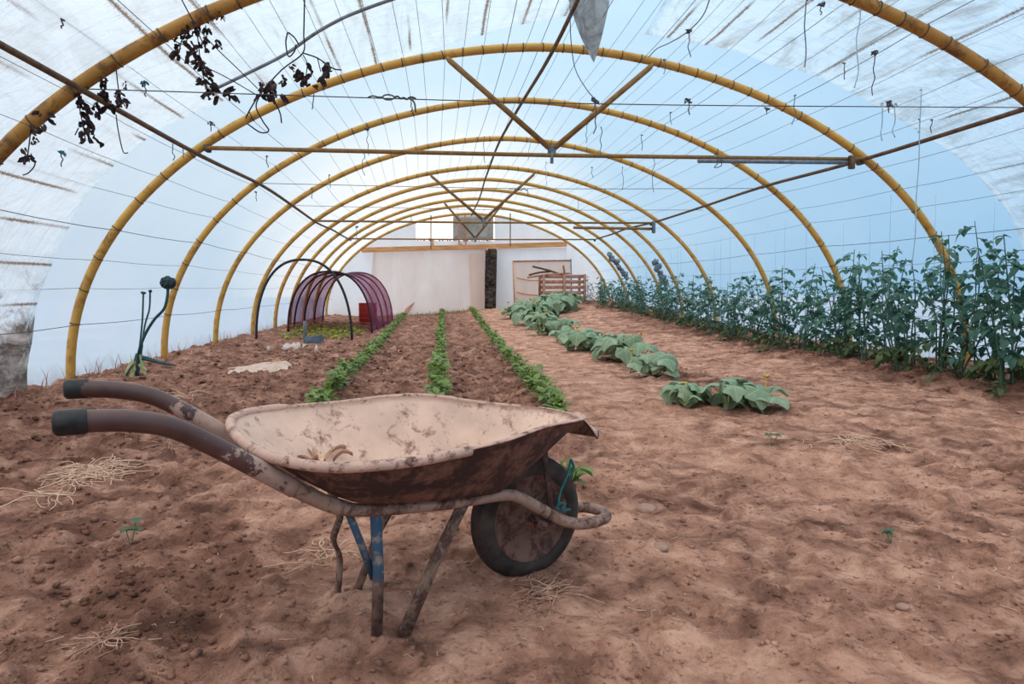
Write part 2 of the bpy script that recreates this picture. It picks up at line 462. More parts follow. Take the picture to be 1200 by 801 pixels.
# ------------------------------------------------------------------ world and light
def world():
    w=bpy.data.worlds.new('sky'); SC.world=w; w.use_nodes=True; t=w.node_tree; t.nodes.clear()
    N=lambda ty: t.nodes.new(ty)
    tc=N('ShaderNodeTexCoord'); sp=N('ShaderNodeSeparateXYZ'); t.links.new(tc.outputs['Generated'],sp.inputs[0])
    rx=N('ShaderNodeMapRange'); rx.inputs[1].default_value=-1; rx.inputs[2].default_value=1; t.links.new(sp.outputs[0],rx.inputs[0])
    cr=N('ShaderNodeValToRGB'); e=cr.color_ramp.elements
    e.new(.5)
    e[0].position=0; e[0].color=(.98,.89,1.0,1); e[1].position=.5; e[1].color=(.66,.86,1.0,1); e[2].position=.9; e[2].color=(.28,.62,1.0,1)
    t.links.new(rx.outputs[0],cr.inputs[0])
    ry=N('ShaderNodeMapRange'); ry.inputs[1].default_value=.95; ry.inputs[2].default_value=1.0; ry.interpolation_type='SMOOTHSTEP'; t.links.new(sp.outputs[1],ry.inputs[0])
    mx=N('ShaderNodeMix'); mx.data_type='RGBA'; mx.inputs[7].default_value=(1.7,1.45,1.3,1)
    t.links.new(ry.outputs[0],mx.inputs[0]); t.links.new(cr.outputs[0],mx.inputs[6])
    # an overcast sky: white and brightest overhead, fading to the horizon
    rz=N('ShaderNodeMapRange'); rz.inputs[1].default_value=.45; rz.inputs[2].default_value=.95; rz.interpolation_type='SMOOTHSTEP'; t.links.new(sp.outputs[2],rz.inputs[0])
    m2=N('ShaderNodeMix'); m2.data_type='RGBA'; m2.inputs[7].default_value=(1.0,.95,.90,1)
    t.links.new(rz.outputs[0],m2.inputs[0]); t.links.new(mx.outputs[2],m2.inputs[6])
    zc=N('ShaderNodeMath'); zc.operation='MAXIMUM'; zc.inputs[1].default_value=0; t.links.new(sp.outputs[2],zc.inputs[0])
    z2=N('ShaderNodeMath'); z2.operation='POWER'; z2.inputs[1].default_value=2.0; t.links.new(zc.outputs[0],z2.inputs[0])
    st=N('ShaderNodeMath'); st.operation='MULTIPLY_ADD'; st.inputs[1].default_value=1.9; st.inputs[2].default_value=.80; t.links.new(z2.outputs[0],st.inputs[0])
    bg=N('ShaderNodeBackground'); t.links.new(m2.outputs[2],bg.inputs[0]); t.links.new(st.outputs[0],bg.inputs[1])
    o=N('ShaderNodeOutputWorld'); t.links.new(bg.outputs[0],o.inputs[0])
world()
sun=bpy.data.lights.new('sun','SUN'); sun.energy=1.2; sun.angle=math.radians(50); sun.color=(1,.86,.72)
so=bpy.data.objects.new('sun',sun); COL.objects.link(so)
so.rotation_euler=Vector((.25,.40,-.85)).to_track_quat('-Z','Y').to_euler()

vs=SC.view_settings; vs.view_transform='Standard'; vs.look='None'; vs.gamma=1; vs.exposure=0.05; vs.use_curve_mapping=False
SC.cycles.use_denoising=True
SC.cycles.max_bounces=8; SC.cycles.diffuse_bounces=5; SC.cycles.transmission_bounces=6; SC.cycles.transparent_max_bounces=12
SC.cycles.sample_clamp_indirect=6

# ------------------------------------------------------------------ the setting
def axis_list(segs):
    out=[]
    for a,b,d in segs:
        n=max(1,int(round((b-a)/d))); out+= list(np.linspace(a,b,n,endpoint=False))
    out.append(segs[-1][1]); return np.array(out)
def make_ground():
    xs=axis_list([(-3.87,-1.7,.026),(-1.7,2.3,.0125),(2.3,6.39,.026)])
    ys=[-4.0]
    while ys[-1]<1.3: ys.append(ys[-1]+.13)
    while ys[-1]<YB+.5: ys.append(ys[-1]+max(.011,.0058*ys[-1]))
    ys=np.array(ys)
    gx,gy=np.meshgrid(xs,ys); Z=ground_z(gx.ravel(),gy.ravel()); R=rough(gx.ravel(),gy.ravel())
    nx,ny=len(xs),len(ys)
    co=np.stack([gx.ravel(),gy.ravel(),Z],1)
    i=np.arange((ny-1)*(nx-1)); r=i//(nx-1); c=i%(nx-1); a=r*nx+c
    quads=np.stack([a,a+1,a+nx+1,a+nx],1).astype(np.int32)
    me=bpy.data.meshes.new('ground'); me.vertices.add(len(co)); me.vertices.foreach_set('co',co.ravel())
    me.loops.add(quads.size); me.loops.foreach_set('vertex_index',quads.ravel())
    me.polygons.add(len(quads)); me.polygons.foreach_set('loop_start',np.arange(0,quads.size,4)); me.polygons.foreach_set('loop_total',np.full(len(quads),4))
    me.polygons.foreach_set('use_smooth',np.ones(len(quads),bool))
    me.materials.append(MT['soil']); at_=me.attributes.new('rough','FLOAT','POINT'); at_.data.foreach_set('value',R)
    me.update(calc_edges=True); me.validate()
    o=bpy.data.objects.new('ground',me); COL.objects.link(o)
    tag(o,'bare reddish brown soil floor of the tunnel with trodden paths and dug beds','ground',kind='structure')
make_ground()
g=MB(); g.add([(-60,-40,-.12),(60,-40,-.12),(60,90,-.12),(-60,90,-.12)],[(0,1,2,3)])
tag(g.build('terrain',simple('field_sky_tone',(.33,.36,.42,1),(.38,.41,.47,1),.5,.95,.1,bump=0)),'open field around the outside of the tunnel','terrain',kind='structure')  # field colour stands in for horizon skylight, so no edge shows through the film

def arch(t,a=A0,b=B0,x0=X0):
    """t 0 = left foot, 1 = right foot"""
    th=PI*(1-t); c,s=math.cos(th),math.sin(th)
    return np.array([x0+a*math.copysign(abs(c)**(2/NX),c),b*abs(s)**(2/NZ)])
_tt=np.linspace(0,1,2001); _aa=np.array([arch(t) for t in _tt])
_sl=np.concatenate([[0],np.cumsum(np.linalg.norm(np.diff(_aa,axis=0),axis=1))]); ARC=_sl[-1]
def arch_s(s,off=0.0,a=A0,b=B0,x0=X0):
    """point at arc length s from the left foot, moved outward by off"""
    t=np.interp(s,_sl,_tt); p=arch(t,a,b,x0)
    q0=arch(max(0,t-.002),a,b,x0); q1=arch(min(1,t+.002),a,b,x0); tg=q1-q0; tg/=np.linalg.norm(tg)
    return p+off*np.array([-tg[1],tg[0]]), tg
SMID=ARC/2
def s_of_angle(px,pz):   # arc length of the skin point nearest to a world x,z
    d=np.linalg.norm(_aa-np.array([px,pz]),axis=1); return _sl[int(d.argmin())]

def skin(name,ss,y_of,off,mat,jitter=0,nv=40,label=None,cat=None,kind='structure',z_min=-.06,edge=None):
    """film surface over arc-length list ss; y_of(s) gives (y0,y1)"""
    me_v=[];uv=[]
    for i,s in enumerate(ss):
        y0,y1=y_of(s)
        for j in range(nv+1):
            y=y0+(y1-y0)*j/nv
            o=off
            if jitter:
                o-= jitter*(fbm(np.array([s*1.7+3]),np.array([y*1.7]),3)[0]-.3)+jitter*.6*(fbm(np.array([s*6]),np.array([y*2.5+9]),2)[0]-.5)
                if j>nv-3: o-= .0
            p,_=arch_s(s,o)
            z=p[1]
            if s<.02 or s>ARC-.02: z=-.08
            me_v.append((p[0],y,z)); uv.append((s,y))
    fs=[]
    for i in range(len(ss)-1):
        for j in range(nv):
            a=i*(nv+1)+j; fs.append((a,a+1,a+nv+2,a+nv+1))
    me=bpy.data.meshes.new(name); me.from_pydata(me_v,[],fs); me.materials.append(mat)
    ul=me.uv_layers.new(name='UVMap'); idx=np.zeros(len(me.loops),np.int32); me.loops.foreach_get('vertex_index',idx)
    ul.data.foreach_set('uv',np.array(uv)[idx].ravel()); me.polygons.foreach_set('use_smooth',[True]*len(fs)); me.update()
    o=bpy.data.objects.new(name,me); COL.objects.link(o)
    return tag(o,label,cat,kind=kind)
FILM=.085
fr=MB(); pts=[arch_s(s,FILM)[0] for s in np.linspace(0,ARC,60)]
fr.add([(q[0],-3.98,max(q[1],-.08)) for q in pts]+[(X0,-3.98,-.08)],[tuple(range(60))])
tag(fr.build('wall_front',MT['film']),'film end wall behind the viewer','wall',kind='structure')

# weathered inner sheets whose free edge hangs in front of the second hoop
edge_px=[(-3.75,-.05,6.66),(-3.71,.51,6.72),(-3.55,1.07,6.68),(-3.29,1.54,6.65),(-3.07,1.84,6.53),(-2.87,2.05,6.52),(-2.51,2.36,6.55),(-2.29,2.52,6.65),(-1.83,2.8,6.8),(-.97,3.18,7.48),(-.56,3.31,7.55),(.24,3.49,7.18),(.8,3.56,6.85),(1.3,3.58,6.62)]
edge_r=[(2.12,3.52,6.85),(2.51,3.45,6.78),(2.92,3.36,6.70),(3.39,3.22,6.70),(3.75,3.08,6.52),(4.27,2.85,6.50),(4.78,2.55,6.40),(5.23,2.21,6.32),(5.47,1.97,6.26),(5.63,1.8,6.24),(5.96,1.32,6.32),(6.2,.6,6.3),(6.28,0,6.3)]
def edge_fn(tab):
    ss=[s_of_angle(x,z) for x,z,y in tab]; yy=[y for x,z,y in tab]
    return ss,(lambda s:(-4.0,float(np.interp(s,ss,yy))+.05*(vnoise(np.array([s*5.0]),np.array([3.3]))[0]-.5)))
sl,fl=edge_fn(edge_px); srr,frr=edge_fn(edge_r)
def film_y(s):
    y0=5.3 if sl[-1]<s<srr[0] else (fl(s)[1] if s<=sl[-1] else frr(s)[1])-.015
    return (y0,YB+.05)
sw=2.2
skin('wall_left',np.linspace(0,sw,30),film_y,FILM,MT['film'],nv=60,label='milky plastic film of the left side of the tunnel',cat='wall')
skin('ceiling',np.linspace(sw,ARC-sw,90),film_y,FILM,MT['film'],nv=60,label='pale blue plastic film roof over the hoops',cat='ceiling')
skin('wall_right',np.linspace(ARC-sw,ARC,30),film_y,FILM,MT['film'],nv=60,label='blue tinted plastic film of the right side behind the tomatoes',cat='wall')
skin('plastic_sheet',np.linspace(0,sl[-1],70),fl,.035,MT['oldfilm'],.035,nv=60,kind='thing',
     label='weathered brown-streaked plastic sheet over the left half of the near roof',cat='plastic sheet')
skin('plastic_sheet',np.concatenate([np.linspace(sl[-1],srr[0],12)[1:-1],np.linspace(srr[0],ARC,70)]),lambda s:((-4.0,6.0) if s<srr[0]-1e-6 else frr(s)),.035,MT['oldfilm_smudged'],.035,nv=60,kind='thing',
     label='smudged plastic sheet over the right half of the near roof',cat='plastic sheet')
# torn flap hanging from the ridge
fb=MB(); fp=[]
tl,tr,tip=at(671,-12,6.25),at(716,-10,6.35),at(695,73,6.3)
midl,midr=at(672,27,6.2),at(709,30,6.42)
rows=[[at(661,-14,6.2),at(684,-14,6.32),at(700,-14,6.22),at(718,-14,6.4)],[at(670,12,6.2),at(686,10,6.34),at(701,6,6.22),at(714,4,6.4)],[at(675,30,6.2),at(688,32,6.33),at(700,30,6.22),at(709,28,6.38)],[at(684,52,6.23),at(690,54,6.32),at(697,54,6.24),at(703,53,6.34)],[at(695,72,6.27),at(695.5,73,6.3),at(696,73,6.28),at(697,71,6.3)]]
V=[q for r in rows for q in r]
fb.add(V,[(i*4+j,i*4+j+1,(i+1)*4+j+1,(i+1)*4+j) for i in range(4) for j in range(3)])
MT['flap']=None
def mat_flap():
    m=NM('grey_torn_film'); n=m.noise(5,6,.7,m.coord('Object'),1.0)
    c=m.ramp(n,[(.35,(.20,.21,.215,1)),(.6,(.48,.50,.51,1))])
    d=m.n('ShaderNodeBsdfDiffuse'); t=m.n('ShaderNodeBsdfTranslucent'); m.l(c,d.inputs[0]); m.l(c,t.inputs[0])
    mx=m.n('ShaderNodeMixShader'); mx.inputs[0].default_value=.5; m.l(d.outputs[0],mx.inputs[1]); m.l(t.outputs[0],mx.inputs[2]); m.l(mx.outputs[0],m.out.inputs[0]); return m.m
MT['flap']=mat_flap()
o=fb.build('torn_flap',MT['flap'],origin=tl)
md=o.modifiers.new('sub','SUBSURF'); md.levels=2; md.render_levels=2
tag(o,'torn grey plastic flap hanging down in a point from the roof beside the ridge rod','plastic flap')
# ------------------------------------------------------------------ hoops
HOOPS=[(5.106,1.245,5.0,3.565),(7.33,1.27,5.001,3.555),(9.58,1.286,4.956,3.61),(11.9,1.278,5.0,3.587),(14.45,1.225,5.0,3.545),(16.39,1.21,4.98,3.595),(17.95,1.235,5.0,3.58),(19.82,1.24,5.0,3.58),(21.4,1.25,5.0,3.58),(23.6,1.25,4.98,3.56)]
WIRE_S=[]
k=0
for d in np.arange(.12,5.6,.01):
    pass
dd=.11
while dd<SMID-.35:
    WIRE_S.append(dd); dd+= .215 if dd<2.9 else .36
def arch_path(a,b,x0,y,n=90,lean=0.0):
    out=[]
    for s in np.linspace(0,ARC,n):
        p,_=arch_s(s,0,a,b,x0); out.append(np.array([p[0],y+lean*p[1],p[1]]))
    out[0][2]=-.15; out[-1][2]=-.15
    return out
hl=['thick brown-yellow roof hoop nearest the viewer, mostly out of the picture','large yellow roof hoop carrying the near tie beam, second from the viewer']
tie_proto=None
for i,(y,x0,a,b) in enumerate(HOOPS):
    lab=hl[i] if i<2 else 'yellow roof hoop, %s counted from the viewer'%ordinal(i+1)
    if i==9: lab='last yellow roof hoop, standing against the end wall'
    if i==4: lab='fifth yellow roof hoop, the one carrying the middle tie beam'
    if i==7: lab='eighth yellow roof hoop, the one carrying the far tie beam'
    t=thing('roof_hoop',(x0,y,0),0,label=lab,cat='hoop',group='yellow hoops of the tunnel')
    r=.05 if i==0 else .044
    mb=MB().tube(arch_path(a,b,x0,y),r,12); mb.build('pipe',MT['hoop1'] if i==0 else MT['hoop'],t)
    if i<5:
        for sg in (-1,1):
            for d in WIRE_S:
                if (i>2 and d>2.9): continue
                s=SMID+sg*d
                p,tg=arch_s(s,0,a,b,x0)
                if tie_proto is None:
                    tm=MB().tube([np.array([0,.047*math.cos(q),.047*math.sin(q)]) for q in np.linspace(0,2*PI,13)[:-1]],.0036,5,closed=True)
                    tie_proto=tm.build('wire_tie',MT['tie'],t,local=True); tobj=tie_proto
                else:
                    tobj=tie_proto.copy(); COL.objects.link(tobj); tobj.parent=t
                sc=r/.044; tobj.scale=(1.6,sc,sc)
                tobj.location=(p[0]-x0,0,p[1]); tobj.rotation_euler=(0,-math.atan2(tg[1],tg[0])+rnd.uniform(-.15,.15),0)

# ------------------------------------------------------------------ purlins, ridge, tie beams
def rod(name,pts,r,mat,label,cat,n=8,**k):
    o=MB().tube(pts,r,n).build(name,mat,origin=pts[0]); return tag(o,label,cat,**k)
def inner(x,y,off):
    return None
def purl(side,ys):
    out=[]
    for (y,x0,a,b) in HOOPS[:8]:
        s=s_of_angle(-2.42,2.42) if side<0 else s_of_angle(4.85,2.53)
        p,_=arch_s(s,-.068,a,b,x0); out.append(np.array([p[0],y,p[1]]))
    first=out[0]+(out[0]-out[1])*1.4
    return [first]+out
PL=purl(-1,0); PR=purl(1,0)
rod('purlin',smooth_path(PL,4),.022,MT['rod'],'long brown rod running lengthwise under the left side of the hoops','rod')
rod('purlin',smooth_path(PR,4),.022,MT['rod'],'long brown rod running lengthwise under the right side of the hoops','rod')
rp=[]
for (y,x0,a,b),dx in zip(HOOPS,(0,0,-.05,-.13,-.12,-.07,-.03,0,0,0)):
    rp.append(np.array([1.25+dx,y,b-.066]))
rp=[rp[0]+(rp[0]-rp[1])*1.2]+rp
rod('ridge_rod',smooth_path(rp,4),.021,MT['rod'],'dark rod running lengthwise under the top of the hoops','rod')

def tie_beam(i,xl,xr,z,xc,tops,label,th=.022,zt=3.42):
    y=HOOPS[i][0]-.0
    t=thing('tie_beam',(xc,y,0),0,label=label,cat='tie beam',group='tie beams across the tunnel')
    yb=y-.062
    MB().tube([(xl,yb,z),(xc,yb,z-.004),(xr,yb,z+.02)],th,10).build('crossbar',MT['beam'],t)
    for xt in tops:
        p,_=arch_s(s_of_angle(xt,zt),-.045,*HOOPS[i][2:],HOOPS[i][1])
        MB().tube([(p[0],yb+.03,p[1]),(p[0]*.97+.03*xc,yb+.01,p[1]-.04),(xc+.02*np.sign(xt-xc)*1.6,yb,z+.075)],[.022,.03,.03],10).build('strut',MT['beam'],t)
    b=MB(); b.box((xc,yb,z+.05),(.09,.03,.10),bev=.006); b.tube([(xc,yb-.005,z-.09),(xc,yb-.005,z+.03)],.018,8)
    b.build('bracket',MT['steel'],t)
    for xe in (xl,xr):
        b=MB(); b.box((xe,yb+.03,z),(.05,.10,.07),bev=.008); b.build('clamp',MT['tie'],t)
tie_beam(1,-2.29,4.80,2.42,1.25,(.136,2.347),'near tie beam with two slanting struts meeting at its centre, on the second hoop')
tie_beam(4,-2.45,4.68,2.385,1.01,(-.05,2.15),'middle tie beam with two slanting struts, on the fifth hoop')
tie_beam(7,-2.4,4.7,2.41,1.15,(.3,2.0),'far tie beam on the eighth hoop, thin in front of the end wall')
p1,p2=at(818,188.5,7.22),at(1001,190.5,7.22)
t=thing('spare_pipe',tuple(p1),0,label='blue-grey steel pipe tied under the right end of the near tie beam',cat='pipe')
MB().tube([p1,p2],.022,10).build('pipe',MT['steel'],t)
q=at(839,188,7.22); MB().tube(smooth_path([q+np.array([0,-.03,.05]),q+np.array([.01,-.03,-.03]),q+np.array([-.03,-.03,-.08]),q+np.array([.05,-.03,-.06]),q+np.array([.04,-.03,.02])],4),.005,5).build('wire_loop',MT['wire'],t)
q=at(998,190,7.2); b=MB(); b.box(q+np.array([0,0,.0]),(.07,.05,.15),bev=.01); b.build('end_bracket',MT['rod'],t)
p1,p2=at(672,266.5,14.3),at(766,268,14.3)
t=thing('spare_pipe',tuple(p1),0,label='brown pipe tied under the right end of the middle tie beam',cat='pipe')
MB().tube([p1,p2],.03,8).build('pipe',MT['beam'],t); b=MB(); b.box(at(766,266,14.27),(.07,.07,.26),bev=.01); b.build('end_bracket',MT['steel'],t)

# ------------------------------------------------------------------ lengthwise wires
for sg,nm in ((-1,'left'),(1,'right')):
    for k,d in enumerate(WIRE_S):
        s=SMID+sg*d; pts=[]
        for (y,x0,a,b) in [(1.5,X0,A0,B0)]+HOOPS+[(24.35,1.25,4.98,3.56)]:
            p,_=arch_s(s,-.052 if k%3 else .05,a,b,x0)
            pts.append(np.array([p[0]+rnd.uniform(-.025,.025),y,p[1]]))
        pp=[]
        for u,v in zip(pts[:-1],pts[1:]):
            for j in range(3):
                q=u+(v-u)*j/3; q=q.copy(); q[2]-= .018*math.sin(PI*j/3); pp.append(q)
        pp.append(pts[-1])
        rod('roof_wire',pp,.0022 if rnd.random()<.7 else .0034,MT['wire'],'thin lengthwise roof wire, %s to the %s of the ridge rod'%(ordinal(k+1),nm),'wire',n=4,group='thin lengthwise wires under the film')
pp=[hang(x,y,20,.03) for x,y in ((244,108),(290,86),(335,63),(368,40),(400,22),(432,9),(466,-3))]
rod('grey_pole',smooth_path(pp,4),.014,simple('weathered_pole',(.13,.15,.165,1),(.30,.33,.35,1),6,.8),'grey weathered pole lying aslant under the near plastic sheet, behind the dried vines','pole',n=6)
# tie wires across
def cross_wire(pl,pr,label,turn=None):
    t=thing('tie_wire',tuple(pl),0,label=label,cat='wire',group='wires strung across the tunnel')
    m=(pl+pr)/2-np.array([0,0,.035])
    MB().tube(smooth_path([pl,m,pr],6),.0042,5).build('strand',MT['wire'],t)
    if turn is not None:
        q=turn; b=MB()
        b.tube(smooth_path([q+np.array([dx,0,dz]) for dx,dz in ((-.04,0),(-.02,.016),(.02,.016),(.045,0),(.02,-.016),(-.02,-.016))],3,True),.006,5,closed=True)
        b.tube(smooth_path([q+np.array([.045+.022*j,rnd.uniform(-.006,.006),rnd.uniform(-.012,.012)]) for j in range(8)],3),.008,5)
        b.tube(smooth_path([q+np.array([-.04-.035*j,0,rnd.uniform(-.006,.01)]) for j in range(4)],3),.006,5)
        b.tube(smooth_path([q+np.array([.17,0,-.01]),q+np.array([.19,0,-.04]),q+np.array([.195,0,-.10])],3),.007,5)
        b.build('turnbuckle',MT['wire'],t)
y1=HOOPS[0][0]
cross_wire(at(97,104,y1),at(1206,126,y1),'wire strung across on the nearest hoop, with a turnbuckle left of the middle',at(455,114,y1))
cross_wire(PL[3]+np.array([0,-.06,.02]),PR[3]+np.array([0,-.06,-.03]),'wire strung across on the third hoop')
cross_wire(PL[4]+np.array([0,-.06,.02]),PR[4]+np.array([0,-.06,-.06]),'wire strung across on the fourth hoop',at(606,222,11.85))

# loose twine ends and knots tied round the wires (photo x, y of knot, length px, depth, thickness, colour)
SCR=[(697,118,38,5.05,'w',1),(705,150,34,7.2,'b',0),(688,145,22,9.4,'b',0),(808,118,16,5.05,'w',1),(779,70,16,7.2,'b',0),(786,132,14,8.9,'b',0),(752,158,18,8.9,'b',0),
(808,36,30,5.9,'w',1),(945,0,78,5.9,'w',0),(989,73,20,6.0,'w',0),(1008,3,100,5.9,'s',0),(1025,62,50,6.0,'w',1),(1042,122,10,5.05,'w',1),(1034,122,44,5.05,'s',0),(1049,122,40,5.05,'s',0),
(1077,140,16,6.3,'w',0),(1092,140,16,6.3,'w',0),(962,5,12,5.9,'w',1),(931,112,34,7.0,'b',0),(899,128,6,7.0,'w',1),(694,196,12,11.6,'w',0),(766,185,40,9.3,'b',0),(678,235,12,14,'w',0),(430,152,28,9.4,'w',1),
(482,116,14,6.8,'w',0),(426,178,26,9.4,'w',0),(386,205,14,9.4,'w',0),(313,183,12,7.2,'w',0),(203,166,20,7.2,'b',0),(215,170,14,7.2,'b',0),(170,98,14,5.5,'b',1),(247,145,8,6.6,'w',1),(365,220,12,9.4,'w',0),(568,160,30,9.5,'w',0),(620,165,22,9.5,'s',0),(1080,105,220,6.2,'s',0),(72,180,14,6.3,'b',1),(72,22,10,5.2,'w',0),(300,225,10,9.5,'w',0),(418,266,16,14,'b',1),(640,190,30,11.6,'s',0),(730,196,26,11.6,'w',0)]
for k,(x,y,L,Y,cm,knot) in enumerate(SCR):
    q=hang(x,y,Y,.06); l=L*q[1]/F; b=MB(); rr=.0045
    pts=[q+np.array([rnd.uniform(-.02,.02)*min(1,l*4),rnd.uniform(-.01,.01),-l*j/5]) for j in range(6)]; pts[0]=q
    b.tube(smooth_path(pts,3),rr,5)
    for j in range(3 if knot else 1):
        w=.010+.012*knot
        b.tube(smooth_path([q+np.array([rnd.uniform(-w,w)*1.6,rnd.uniform(-.012,.012),rnd.uniform(-w,w)]) for _ in range(5)],3,True),rr,4,closed=True)
    col={'w':'dark','b':'blue','s':'pale blue'}[cm]
    where='near the ridge' if 560<x<760 else ('left of the ridge' if x<600 else 'right of the ridge')
    tag(b.build('twine_end',{'w':MT['wire'],'b':MT['blue'],'s':MT['string']}[cm],origin=q),
        '%s twine end %s, %s from the left of the loose twine'%(col,where,ordinal(1+sum(1 for z in SCR if z[0]<x))),'twine',group='loose twine ends hanging from the wires')
b=MB(); q0=at(668,6,6.0); b.tube(smooth_path([q0,at(669,45,6.0),at(674,80,6.1),at(687,104,5.6),at(699,118,5.05)],5),.0045,5)
tag(b.build('slack_wire',MT['wire'],origin=q0),'slack wire curving down from the ridge to the knot on the near cross wire','wire')
b=MB(); q0=at(760,67,7.2); b.tube(smooth_path([q0,at(770,57,7.0),at(785,50,6.6),at(806,37,5.9),at(824,18,5.6),at(834,-8,5.3)],5),.005,5)
tag(b.build('slack_wire',MT['wire'],origin=q0),'slack wire running from the right strut up past a coiled knot','wire')

# ------------------------------------------------------------------ end wall
def P(px,py,Y=YB): 
    q=at(px,py,Y); return q
MT['sheet']=None
def mat_sheet(name,c1,c2):
    m=NM(name); v=m.coord('Object',(1,1,.35)); n=m.noise(1.6,5,.6,v,.5)
    c=m.ramp(n,[(.3,c1),(.7,c2)])
    d=m.n('ShaderNodeBsdfDiffuse'); t=m.n('ShaderNodeBsdfTranslucent'); m.l(c,d.inputs[0]); m.l(c,t.inputs[0])
    nb=m.bump(n,.5,.08); m.l(nb,d.inputs['Normal'])
    mx=m.n('ShaderNodeMixShader'); mx.inputs[0].default_value=.55; m.l(d.outputs[0],mx.inputs[1]); m.l(t.outputs[0],mx.inputs[2]); m.l(mx.outputs[0],m.out.inputs[0]); return m.m
MT['sheet']=mat_sheet('cream_plastic',(.84,.69,.60,1),(.95,.83,.75,1))
MT['white']=mat_sheet('white_plastic',(.86,.82,.79,1),(.94,.92,.90,1))
MT['wood']=simple('orange_wood',(.55,.24,.09,1),(.85,.45,.20,1),6,.8,stretch=(.3,3,3))
MT['crate']=simple('red_brown_wood',(.34,.15,.10,1),(.56,.28,.20,1),8,.85,stretch=(1,3,1))
MT['dark']=simple('dark_rubble',(.03,.024,.02,1),(.14,.11,.09,1),14,.9,bump=.8,bd=.02)
MT['greypanel']=simple('grey_panel',(.30,.29,.25,1),(.46,.44,.40,1),3,.9)
def panel(name,pts,mat,y,nx=14,nz=10,bulge=.03,label=None,cat=None,kind=None,seed=0,thick=0):
    """sheet stretched over a quad of photo points, softly bulging, 4 mm thick"""
    q=[P(px,py,y) for px,py in pts]; b=MB(); V=[]
    for i in range(nz+1):
        for j in range(nx+1):
            u,v=j/nx,i/nz
            w=(q[0]*(1-u)+q[1]*u)*(1-v)+(q[3]*(1-u)+q[2]*u)*v
            w=w+np.array([0,-bulge*(fbm(np.array([w[0]*1.2+seed]),np.array([w[2]*.8]),3)[0]-.3)*2,0]); V.append(w)
    b.add(V,[(i*(nx+1)+j,(i+1)*(nx+1)+j,(i+1)*(nx+1)+j+1,i*(nx+1)+j+1) for i in range(nz) for j in range(nx)])
    o=b.build(name,mat,origin=q[3])
    if thick: m=o.modifiers.new('t','SOLIDIFY'); m.thickness=thick
    return tag(o,label,cat,kind=kind)
# arch-shaped film behind, with the window opening and the dark gap left open
def arch_x(z,off=FILM):
    ss=np.linspace(0,ARC,400); pts=np.array([arch_s(s,off)[0] for s in ss]); h=len(ss)//2
    return float(np.interp(z,pts[:h,1],pts[:h,0])),float(np.interp(z,pts[h:][::-1,1],pts[h:][::-1,0]))
ox0,ox1,oz0,oz1=P(487,255)[0],P(580,255)[0],P(500,282)[2],P(500,252)[2]
gx0,gx1,gz1=P(569,330)[0],P(582,330)[0],P(575,291)[2]
sx0,sx1=P(441,330)[0],P(566,330)[0]; wx1=P(660,330)[0]
wb=MB(); zs=sorted(set([-.1]+list(np.linspace(.2,gz1,12))+[oz0]+list(np.linspace(oz0,3.655,40))))
for za,zb in zip(zs[:-1],zs[1:]):
    la,ra=arch_x(max(za,0)); lb,rb=arch_x(max(zb,0))
    if zb<=gz1+1e-6: cuts=[(sx0,gx1),(gx1,wx1)]
    elif za>=oz0-1e-6 and zb<=oz1+1e-6: cuts=[(ox0,ox1)]
    else: cuts=[]
    xs_=[None]+[c for q in cuts for c in q]+[None]
    for j in range(0,len(xs_),2):
        c0,c1=xs_[j],xs_[j+1]
        l0,l1=(la,lb) if c0 is None else (max(c0,la),max(c0,lb))
        r0,r1=(ra,rb) if c1 is None else (min(c1,ra),min(c1,rb))
        if r0-l0<1e-4 and r1-l1<1e-4: continue
        r0=max(r0,l0); r1=max(r1,l1)
        wb.add([(l0,YB,za),(r0,YB,za),(r1,YB,zb),(l1,YB,zb)],[(0,1,2,3)])
tag(wb.build('wall_back',MT['white'],smooth=False),'white plastic end wall of the tunnel','wall',kind='structure')
panel('plastic_sheet',[(438,291),(569,291),(567,366),(430,370)],MT['sheet'],YB-.06,24,16,.05,'cream plastic sheet hung across the left part of the end wall','plastic sheet',seed=3)
panel('plastic_sheet',[(549,297),(568,296),(568,364),(552,366)],MT['sheet'],YB-.10,6,16,.03,'narrow pinkish plastic strip at the left edge of the dark gap','plastic sheet',seed=8)
panel('plastic_sheet',[(582.5,291),(664,290),(664,356),(581,363)],MT['white'],YB-.05,20,14,.05,'white plastic sheet over the right part of the end wall','plastic sheet',seed=5)
panel('weathered_board',[(531,252),(578,253),(578,280),(531,280)],MT['greypanel'],YB+.12,8,8,.04,'weathered grey board closing the right half of the opening in the end wall','board',seed=1,thick=.03)
# heap of rubble seen in the gap
rb_=MB(); c=P(575,362,YB+.25)
for _ in range(420):
    rb_.blob((rnd.uniform(gx0-.12,gx1+.12),YB+.25+rnd.uniform(-.10,.25),.15+rnd.uniform(0,2.2)),rnd.uniform(.08,.15),0,.3)
tag(rb_.build('rubble_heap',MT['dark'],origin=(float(c[0]),float(c[1]),0.15),smooth=False),'dark rubble filling the narrow gap in the end wall','rubble',kind='stuff')
